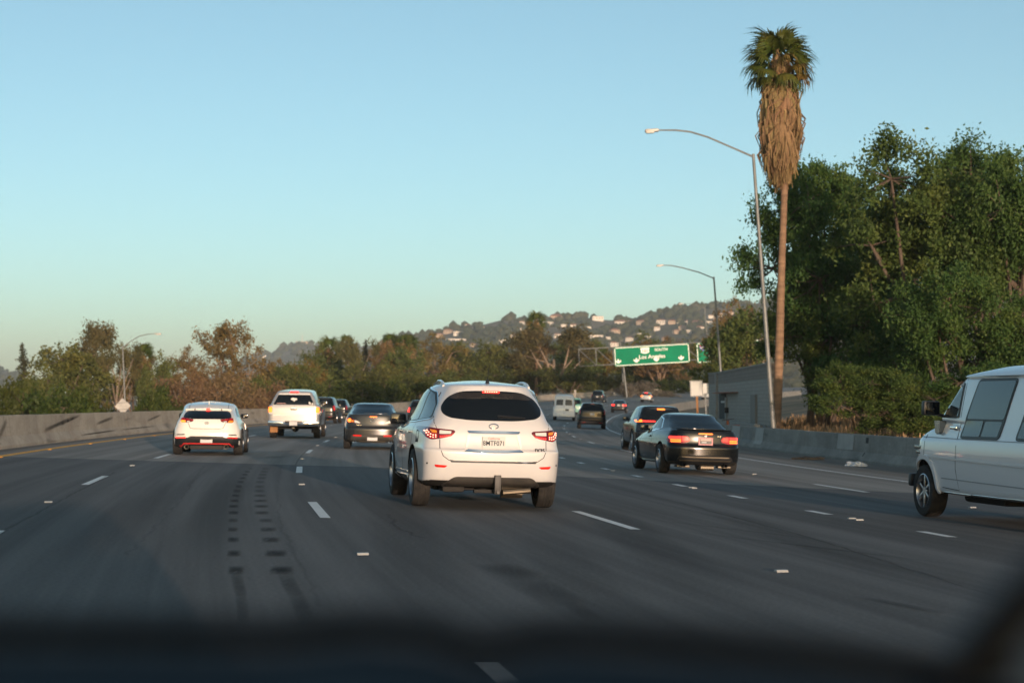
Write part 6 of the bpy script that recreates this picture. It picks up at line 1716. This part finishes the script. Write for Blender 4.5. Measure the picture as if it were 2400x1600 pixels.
m = MB(); m.add([W(17, .0, 2.02), W(28.5, .0, 2.02), W(28.5, .6, 2.02), W(17, .35, 2.02), W(17, .0, 2.05), W(28.5, .0, 2.12), W(28.5, .6, 2.06), W(17, .35, 2.05)], [(0, 1, 2, 3), (7, 6, 5, 4), (0, 4, 5, 1), (1, 5, 6, 2), (2, 6, 7, 3), (3, 7, 4, 0)]); m.build('canopy', M['orange'], t)
t2 = thing('low_wall', 'low pale concrete wall along the foot of the block sound wall', 'wall', (12.2, 95, -.7))
m = MB(); m.add([(0, 0, -.4), (1.2, 30, -.2), (1.6, 30, -.2), (.4, 0, -.4), (.06, 0, 1.0), (1.26, 30, 1.05), (1.5, 30, 1.05), (.34, 0, 1.0)], [(0, 1, 2, 3), (7, 6, 5, 4), (0, 4, 5, 1), (1, 5, 6, 2), (2, 6, 7, 3), (3, 7, 4, 0)]); m.build('wall_body', M['cap'], t2)
c = at(1705, 984, 92); zb = side_z(c.x, c.y)
t = thing('orange_post', 'short orange post with a flat black top in front of the block wall', 'post', (c.x, c.y, zb))
m = MB(); m.tube([(0, 0, 0), (0, 0, c.z - zb - .02)], .07, 10); m.build('stem', M['orange'], t, True)
m = MB(); m.prism([(-.28, 0), (.02, .05), (.30, .09), (.30, .12), (.0, .09), (-.28, .05)], -.15, .15); m.build('top_plate', M['black'], t, loc=(0, 0, c.z - zb - .04))
c = at(1722, 995, 92); zb = side_z(c.x, c.y)
t = thing('orange_drum', 'orange drum peeping over the right barrier next to the orange post', 'drum')
t.location = (c.x, c.y, zb)
h = c.z - zb
m = MB(); m.lathe([(.001, 0), (.29, 0), (.29, h * .30), (.27, h * .32), (.27, h * .62), (.25, h * .64), (.25, h * .97), (.22, h), (.001, h)], 18, 'Z'); m.build('barrel', M['orange'], t, True)
m = MB(); m.lathe([(.275, h * .40), (.278, h * .42), (.278, h * .55), (.275, h * .57)], 18, 'Z'); m.build('band', M['overpaint'], t, True)
# debris
M['tarp'] = noisy('dark_red_cloth', (.10, .02, .02), (.20, .05, .04), 3, .8)
M['bag'] = noisy('pale_plastic', (.50, .52, .54), (.66, .67, .68), 6, .4)
def heap(name, label, cat, px, py, w, h, l, mt, seed):
    c = img_ground(px, py); rng = np.random.default_rng(seed)
    bm = bmesh.new(); bmesh.ops.create_icosphere(bm, subdivisions=3, radius=1)
    for v in bm.verts:
        k = 1 + .35 * math.sin(v.co.x * 4 + seed) * math.cos(v.co.y * 5 + 1.3 * seed) + rng.normal(0, .08)
        v.co = Vector((v.co.x * w / 2 * k, v.co.y * l / 2 * k, max(0, v.co.z) * h * k))
    me = bpy.data.meshes.new(name); bm.to_mesh(me); bm.free(); me.materials.append(mt)
    tag(obj(name, me, None, (c.x, c.y, ground_z(c.x, c.y))), label, cat)
heap('red_debris', 'dark red crumpled debris at the foot of the median barrier', 'debris', 612, 988, 2.6, .40, 2.2, M['tarp'], 2)
heap('plastic_bag', 'pale crumpled plastic bag at the foot of the right barrier', 'litter', 2005, 1092, .55, .13, .4, M['bag'], 4)
heap('dirt_pile', 'brown dirt and twigs heaped at the foot of the right barrier', 'litter', 1893, 1077, 1.0, .10, .5, M['bark'], 5)
# marker paddle by the far white van
c = at(1348, 925, 185)
t = thing('marker_post', 'slim pale marker post above the far white van', 'post', (c.x, c.y, ground_z(c.x, c.y)))
m = MB(); m.tube([(0, 0, 0), (0, 0, c.z + .5 - ground_z(c.x, c.y))], .06, 6); m.build('stem', M['cap'], t); m = MB(); m.box((0, -.05, c.z + .25 - ground_z(c.x, c.y)), (.22, .02, .5)); m.build('panel', M['cap'], t)

# ------------------------------------------------------------------ hills and houses
def ridge(tab): return lambda x: float(np.interp(x, [a for a, _ in tab], [b for _, b in tab]))
main_r = ridge([(820, 872), (880, 822), (930, 795), (985, 790), (1050, 772), (1095, 766), (1130, 760), (1190, 747), (1215, 752), (1235, 760), (1280, 749), (1330, 746), (1360, 741), (1400, 749), (1450, 749), (1480, 752), (1560, 732), (1600, 726), (1660, 720), (1720, 715), (1800, 708), (2000, 690), (2400, 665), (2900, 690), (3200, 760)])
mid_r = ridge([(400, 925), (560, 850), (620, 832), (660, 820), (690, 811), (712, 806), (740, 811), (800, 818), (900, 805), (960, 800), (1100, 860), (1250, 930)])
left_r = ridge([(-1300, 820), (-500, 830), (-60, 850), (0, 863), (22, 872), (45, 886), (90, 905), (180, 925), (300, 940)])
def bumps(x, t, s): return math.sin(x * .031 + s) * math.sin(t * 7 + x * .012 + s * 2) + .6 * math.sin(x * .083 + 3 * s + t * 5) + .35 * math.sin(x * .19 + t * 17)
def hill_pt(rf, x, t, z0, z1, s):
    yb = 935; yr = rf(x)
    d = z0 + (z1 - z0) * t
    y = yb + (yr - yb) * (t ** .85) + bumps(x, t, s) * 2.2 * min(1, t * 3) * (1 - t * .55)
    return at(x, y, d)
M['hill'] = noisy('hillside', (.060, .060, .030), (.12, .095, .055), .012, .95, coord='Object', detail=8, c3=(.15, .115, .075), s3=.006)
def hill(name, rf, x0, x1, z0, z1, s, nx=90, nt=16):
    v, f = [], []
    for j in range(nt + 3):
        for i in range(nx + 1):
            x = x0 + (x1 - x0) * i / nx
            if j <= nt: v.append(hill_pt(rf, x, j / nt, z0, z1, s))
            else:
                q = hill_pt(rf, x, 1, z0, z1, s); k = (j - nt) / 2
                v.append(Vector((q.x * (1 + .35 * k), q.y * (1 + .35 * k), q.z * (1 - k) - 6 * k)))
    for j in range(nt + 2):
        for i in range(nx):
            a = j * (nx + 1) + i; f.append((a, a + 1, a + nx + 2, a + nx + 1))
    o = obj(name, mesh(name, v, f, M['hill'], True)); o['kind'] = 'structure'; return o
HM = (main_r, 1500, 2900, 1.)
hill('hill', main_r, 800, 3200, 1500, 2900, 1., 130, 20); hill('hill', mid_r, 400, 1250, 3300, 4600, 2.); hill('hill', left_r, -1300, 320, 2600, 4000, 3.)
# scrub and trees on the hills: far off, one mass per hill
def blobs(name, rf, x0, x1, z0, z1, s, n, rm, mt, seed, tmin=.05):
    rng = np.random.default_rng(seed)
    bm = bmesh.new(); bmesh.ops.create_icosphere(bm, subdivisions=1, radius=1); bm.verts.index_update()
    bv = np.array([q.co[:] for q in bm.verts]); bf = np.array([[q.index for q in p.verts] for p in bm.faces]); bm.free()
    V, F = [], []
    for i in range(n):
        x = rng.uniform(x0, x1); t = min(1., tmin + (1 - tmin) * rng.uniform(0, 1.08))
        if math.sin(x * .05 + t * 9 + s) + math.sin(x * .021 - t * 13) + rng.normal(0, .7) < -.35: continue
        p = hill_pt(rf, x, t, z0, z1, s); r = rm * rng.uniform(.5, 1.5)
        k = rng.uniform(.7, 1.3, (len(bv), 1))
        V.append(bv * k * np.array([r, r, r * rng.uniform(.7, 1.15)]) + np.array(p) + np.array([0, 0, r * .35])); F.append(bf + len(bv) * (len(V) - 1))
    me = np_mesh(name, np.concatenate(V), np.concatenate(F), mt)
    o = obj(name, me); o['kind'] = 'stuff'; o['label'] = 'dark trees and scrub covering the far hillside'
    return o
M['leaf_hill'] = leafy('leaf_hill', [(.020, .028, .014), (.040, .046, .020), (.07, .062, .030)], .02, .0, .9)
blobs('hill_scrub', main_r, 880, 2000, 1500, 2900, 1., 4200, 5.5, M['leaf_hill'], 1)
blobs('hill_scrub', mid_r, 560, 1000, 3300, 4600, 2., 700, 8., M['leaf_hill'], 2); blobs('hill_scrub', left_r, -200, 120, 2600, 4000, 3., 300, 8., M['leaf_hill'], 3)
M['house_white'] = noisy('house_white', (.60, .54, .47), (.72, .66, .58), .3, .8); M['house_tan'] = noisy('house_tan', (.38, .28, .20), (.46, .35, .26), .3, .8)
M['roof_red'] = noisy('roof_red', (.20, .09, .055), (.28, .13, .08), .3, .8); M['roof_grey'] = noisy('roof_grey', (.18, .16, .14), (.25, .22, .20), .3, .8)
M['pane'] = mat('far_window', (.03, .035, .04), .15)
def house_meshes(w, h, d, rh, wall, roof, nwin):
    m = MB(); m.box((0, 0, h / 2 - 1), (w, d, h + 2)); wm = mesh('wall', m.v, m.f, M[wall])
    m = MB(); e = .6
    m.add([(-w / 2 - e, -d / 2 - e, h), (w / 2 + e, -d / 2 - e, h), (w / 2 + e, d / 2 + e, h), (-w / 2 - e, d / 2 + e, h), (-w / 2 + d * .3, 0, h + rh), (w / 2 - d * .3, 0, h + rh)], [(0, 1, 5, 4), (1, 2, 5), (2, 3, 4, 5), (3, 0, 4), (3, 2, 1, 0)]); rm = mesh('roof', m.v, m.f, M[roof])
    wins = []
    m = MB(); m.box((0, 0, 0), (w / nwin * .45, .2, min(1.6, h * .4))); pm = mesh('window', m.v, m.f, M['pane'])
    for i in range(nwin): wins.append((-w / 2 + w * (i + .5) / nwin, -d / 2 - .05, h * .55))
    return wm, rm, pm, wins
HK = {'white villa': house_meshes(16, 5.5, 10, .6, 'house_white', 'roof_grey', 4), 'tan house': house_meshes(14, 5, 10, 2.6, 'house_tan', 'roof_red', 3), 'white house': house_meshes(12, 5, 9, 2.2, 'house_white', 'roof_red', 3), 'long white block': house_meshes(30, 6, 11, .5, 'house_white', 'roof_grey', 7)}
def house(kind, px, py, wpx, label, group=None):
    yr = main_r(px); t = max(.03, min(.995, ((935 - py) / (935 - yr)))) ** (1 / .85)
    p = hill_pt(main_r, px, t, 1500, 2900, 1.)
    wm, rm, pm, wins = HK[kind]
    w0 = {'white villa': 16, 'tan house': 14, 'white house': 12, 'long white block': 30}[kind]
    s = wpx * p.y / FPX / w0
    o = thing('house', label, 'house', p + Vector((0, -3, .5)), (0, 0, rnd.uniform(-.5, .5)), group); o.scale = (s, s, s * 1.05)
    obj('wall', wm, o); obj('roof', rm, o)
    for w in wins: obj('window', pm, o, w)
    return o
GH = 'houses on the far hillside'
house('long white block', 1068, 803, 46, 'long white building lowest on the hill left of the shaggy palm', GH)
house('white villa', 1395, 798, 32, 'large white house on the hill just above the gantry truss', GH)
house('white house', 1454, 764, 24, 'white boxy house on the hill above the green sign', GH)
house('tan house', 1303, 752, 28, 'tan house with red roof on the ridge right of the shaggy palm', GH)
house('white villa', 1400, 752, 26, 'pale flat-roofed house on the ridge line above the gantry', GH)
house('white villa', 1284, 762, 22, 'white house just under the ridge right of the shaggy palm', GH)
house('white house', 1097, 769, 14, 'small pale house breaking the ridge line on the left slope', GH)
house('white villa', 1182, 806, 22, 'pale house low on the hill above the crossover antenna', GH)
rowh = [
 (1478, 761, 16, 'first in the pale row under the ridge above the green sign'), (1502, 761, 18, 'second from the left in the pale row under the ridge'), (1526, 762, 16, 'third from the left in the pale row under the ridge'), (1550, 762, 20, 'fourth from the left in the pale row under the ridge'),
 (1575, 760, 16, 'fifth from the left in the pale row under the ridge'), (1596, 762, 18, 'sixth in the pale row under the ridge'), (1612, 760, 16, 'last but one in the pale row under the ridge'), (1633, 764, 24, 'last and widest in the pale row, beside the second lamp post'),
 (1372, 775, 26, 'straight above the left end of the gantry truss'), (1345, 770, 18, 'left of the one above the truss end'), (1440, 783, 22, 'midway up the slope above the left edge of the green sign'), (1420, 800, 20, 'low on the slope between truss and green sign'), (1437, 815, 20, 'lowest on the slope, touching the sign corner'),
 (1600, 772, 18, 'below the sixth of the pale row'), (1610, 780, 20, 'lowest of the three left of the second lamp post'), (1540, 775, 14, 'small one below the fourth of the pale row'), (1585, 782, 16, 'low one above the right end of the green sign'), (1520, 795, 18, 'just over the middle of the green sign'), (1475, 800, 16, 'just over the left part of the green sign'),
 (1050, 780, 18, 'on the left slope above the long white building'), (1075, 785, 22, 'right above the long white building'), (1100, 778, 16, 'on the left slope under the ridge house'), (1030, 790, 16, 'farthest left on the slope'), (1128, 800, 20, 'right of the long white building'),
 (1130, 772, 12, 'tiny one under the ridge above the crossover'), (1160, 788, 14, 'midway up the slope above the crossover roof'), (1215, 775, 14, 'left of the shaggy palm head'), (1223, 762, 14, 'on the ridge left of the shaggy palm'), (1250, 775, 12, 'behind the shaggy palm head'), (1320, 765, 14, 'right below the red roofed ridge house'),
 (1690, 742, 14, 'first right of the second lamp post'), (1712, 738, 14, 'second right of the second lamp post'), (1735, 733, 12, 'highest one left of the tall lamp post'), (1665, 745, 12, 'left of the second lamp post high on the slope'), (1680, 752, 14, 'below the first one right of the second lamp post'),
 (1335, 785, 16, 'right of the tall eucalyptus top'), (1305, 790, 16, 'behind the tall eucalyptus top'), (1110, 815, 18, 'low in the trees right of the long white building'), (1150, 810, 16, 'low in the trees above the crossover antenna'), (1205, 792, 14, 'below left of the shaggy palm'), (1010, 795, 12, 'tiny one at the foot of the left slope'),
 (1660, 758, 16, 'beside the second lamp post just below the row'), (1640, 775, 18, 'left of the second lamp post well below the row'), (1560, 800, 16, 'just over the right half of the green sign')]
for i, (x, y, w, where) in enumerate(rowh):
    kd = ['white house', 'tan house', 'white villa'][i % 3]
    house(kd, x, y, w, {'white house': 'white', 'tan house': 'tan', 'white villa': 'flat white'}[kd] + ' hillside house ' + where, GH)
p = hill_pt(mid_r, 708, 1, 3300, 4600, 2.)
t = thing('radio_mast', 'thin pale radio mast on the small distant hill', 'mast', p)
m = MB(); m.tube([(0, 0, -5), (0, 0, 30)], [1.2, .4], 6); m.build('mast', M['house_white'], t)
m = MB(); m.box((0, 0, 2), (30, 12, 10)); m.build('mast_building', M['house_tan'], t)
# shaggy palms among the far trees
GP = 'small palms in the far tree belt'
for (px, yt, d, h, lb, s, sk) in ((1257, 745, 395, 12.5, 'shaggy palm rising above the belt against the hillside', 1.45, 3.8), (945, 795, 360, 9., 'small golden palm above the dark saloon, left of three', 1.2, 3.), (962, 798, 365, 9., 'small golden palm in the middle of three', 1.2, 3.), (915, 795, 362, 9., 'small palm standing left of the golden pair', 1.2, 3.), (772, 808, 345, 9., 'broad-topped palm right of the distant hill', 1.7, 3.), (335, 822, 255, 9., 'small palm top beside the brown tree near the left lamp post', 1.1, 2.6), (812, 795, 350, 10., 'thin palm with a small head right of the broad-topped one', 1.0, 2.4)):
    X = (px - 1200) * d / FPX; zt = EYE + (YH - yt) * d / FPX; zb = side_z(X, d)
    hh = (zt - zb) / s - .9
    palm(px, yt, d, lb, max(4, hh), nf=26, skirt=sk, nd=70, sc_=s, group=GP)

# ------------------------------------------------------------------ the car the view is taken from
M['dash'] = noisy('dashboard_vinyl', (.004, .006, .010), (.006, .008, .013), 60, .7, spec=.15)
M['own_paint'] = car_paint('own_dark_paint', (.02, .022, .025), .3)
t = thing('camera_car', 'dark car the view is taken from, its dashboard along the bottom edge', 'car', (-.05, 0, 0), (0, 0, R(10)))
def loft(name, rows, mt, sm=True):
    n = len(rows[0]); v = [p for r in rows for p in r]; f = []
    for j in range(len(rows) - 1):
        for i in range(n - 1):
            a = j * n + i; f.append((a, a + 1, a + n + 1, a + n))
    m = MB(); m.add(v, f); return m.build(name, mt, t, sm, 50)

def wl(p):                     # world to the car's own frame
    q = Matrix.Rotation(R(-10), 3, 'Z') @ (Vector(p) - Vector((-.05, 0, 0))); return tuple(q)
W_ = .86
# body shell: sills, doors, bonnet, boot, roof, pillars
def strip_rows(rows): return [[(x, y, z) for (x, y, z) in r] for r in rows]
side = [(.25, .80), (.55, .90), (.90, .90), (1.0, .86)]
ys = [-2.3, -1.6, -.6, .4, 1.1, 2.1]
for sx in (-1, 1): loft('body_side', [[(sx * w * (1 - .05 * (abs(y) > 2)), y, z) for (z, w) in side] for y in ys], M['own_paint'])
loft('bonnet', [[(x, y, z - .10 * abs(x) ** 3) for x in (-.86, -.5, 0, .5, .86)] for (y, z) in ((1.12, 1.0), (1.5, .97), (1.95, .90), (2.12, .78), (2.16, .35))], M['own_paint'])
loft('boot', [[(x, y, z) for x in (-.86, -.4, 0, .4, .86)] for (y, z) in ((-1.75, 1.02), (-2.2, .98), (-2.32, .85), (-2.32, .35))], M['own_paint'])
rt = [[(x, y, z - .10 * abs(x / .66) ** 3) for x in (-.66, -.45, -.2, 0, .2, .45, .66)] for (y, z) in ((.30, 1.53), (.1, 1.56), (-.4, 1.58), (-.9, 1.55), (-1.3, 1.47))]
loft('roof', rt, M['own_paint']); loft('headliner', [[(x * .97, y, z - .03) for (x, y, z) in r] for r in rt], M['recess'])
loft('rear_window', [[(x, y, z) for x in (-.64, 0, .64)] for (y, z) in ((-1.3, 1.45), (-1.75, 1.03))], M['glass'])
for sx in (-1, 1):
    for pts in ([(sx * .63, .32, 1.48), (sx * .84, 1.12, 1.0)], [(sx * .63, -1.28, 1.42), (sx * .84, -1.75, 1.02)], [(sx * .65, -.42, 1.46), (sx * .86, -.42, .98)]):
        m = MB(); m.tube(pts, .035, 8); m.build('pillar', M['own_paint'], t, True)
for x in (-.40, .40):
    m = MB(); m.box((x, -.55, .70), (.50, .16, .66), .06); m.box((x, -.58, 1.13), (.26, .10, .18), .04); m.box((x, -.28, .42), (.5, .52, .14), .05); m.build('seat', M['dash'], t, True)
m = MB(); m.box((0, -.1, .27), (1.6, 3.4, .08)); m.build('floor_pan', M['under'], t)
# dashboard: a dark padded lip towards the windscreen, the top running back below the lens
lip = [at(x, y, .92) for (x, y) in ((-900, 1468), (-300, 1470), (300, 1474), (650, 1478), (860, 1458), (1000, 1468), (1120, 1505), (1300, 1476), (1600, 1492), (1900, 1520), (2200, 1560), (2900, 1590))]
m = MB(); m.tube([wl(p) for p in lip], .0085, 10); m.build('dashboard_lip', M['black'], t, True)
rows = []
for k, (d, dz) in enumerate(((.92, -.004), (.90, .004), (.80, .000), (.60, -.01), (.42, -.035), (.38, -.12))):
    rows.append([wl(Vector((p.x, d, p.z + dz - .012))) for p in lip])
loft('dashboard', rows, M['dash'])
dg = [at(x, y, .92) for (x, y) in ((2150, 1660), (2230, 1590), (2310, 1490), (2400, 1390), (2560, 1230))]
m = MB(); m.tube([wl(p) for p in dg], .0125, 10); m.build('side_trim', M['black'], t, True)
M['pad'] = noisy('trim_pad', (.16, .18, .20), (.20, .22, .24), 40, .6)
rows = [[wl(Vector((p.x + ox, p.y - oy, p.z - oz))) for p in dg] for (ox, oy, oz) in ((.006, 0, .004), (.03, .02, .02), (.12, .10, .05))]
loft('side_panel', rows, M['pad'])
for sx in (-1, 1):
    m = MB()
    for y in (-1.4, 1.35): m.lathe([(.001, sx * .70), (.32, sx * .70), (.32, sx * .88), (.001, sx * .88)], 20, 'X', (0, y, .32))
    m.build('wheel', M['rubber'], t, True)

hz = MB(); hz.box((0, 3200, 126), (19500, 13000, 272))
M['air'] = bpy.data.materials.new('air'); M['air'].use_nodes = True
_n, _l = M['air'].node_tree.nodes, M['air'].node_tree.links
_n.clear(); _o = _n.new('ShaderNodeOutputMaterial'); _v = _n.new('ShaderNodeVolumePrincipled')
_v.inputs['Color'].default_value = (.78, .91, .98, 1); _v.inputs['Density'].default_value = .00011; _v.inputs['Anisotropy'].default_value = 0.0
_l.new(_v.outputs[0], _o.inputs['Volume'])
hz = hz.build('haze', M['air']); hz['kind'] = 'stuff'
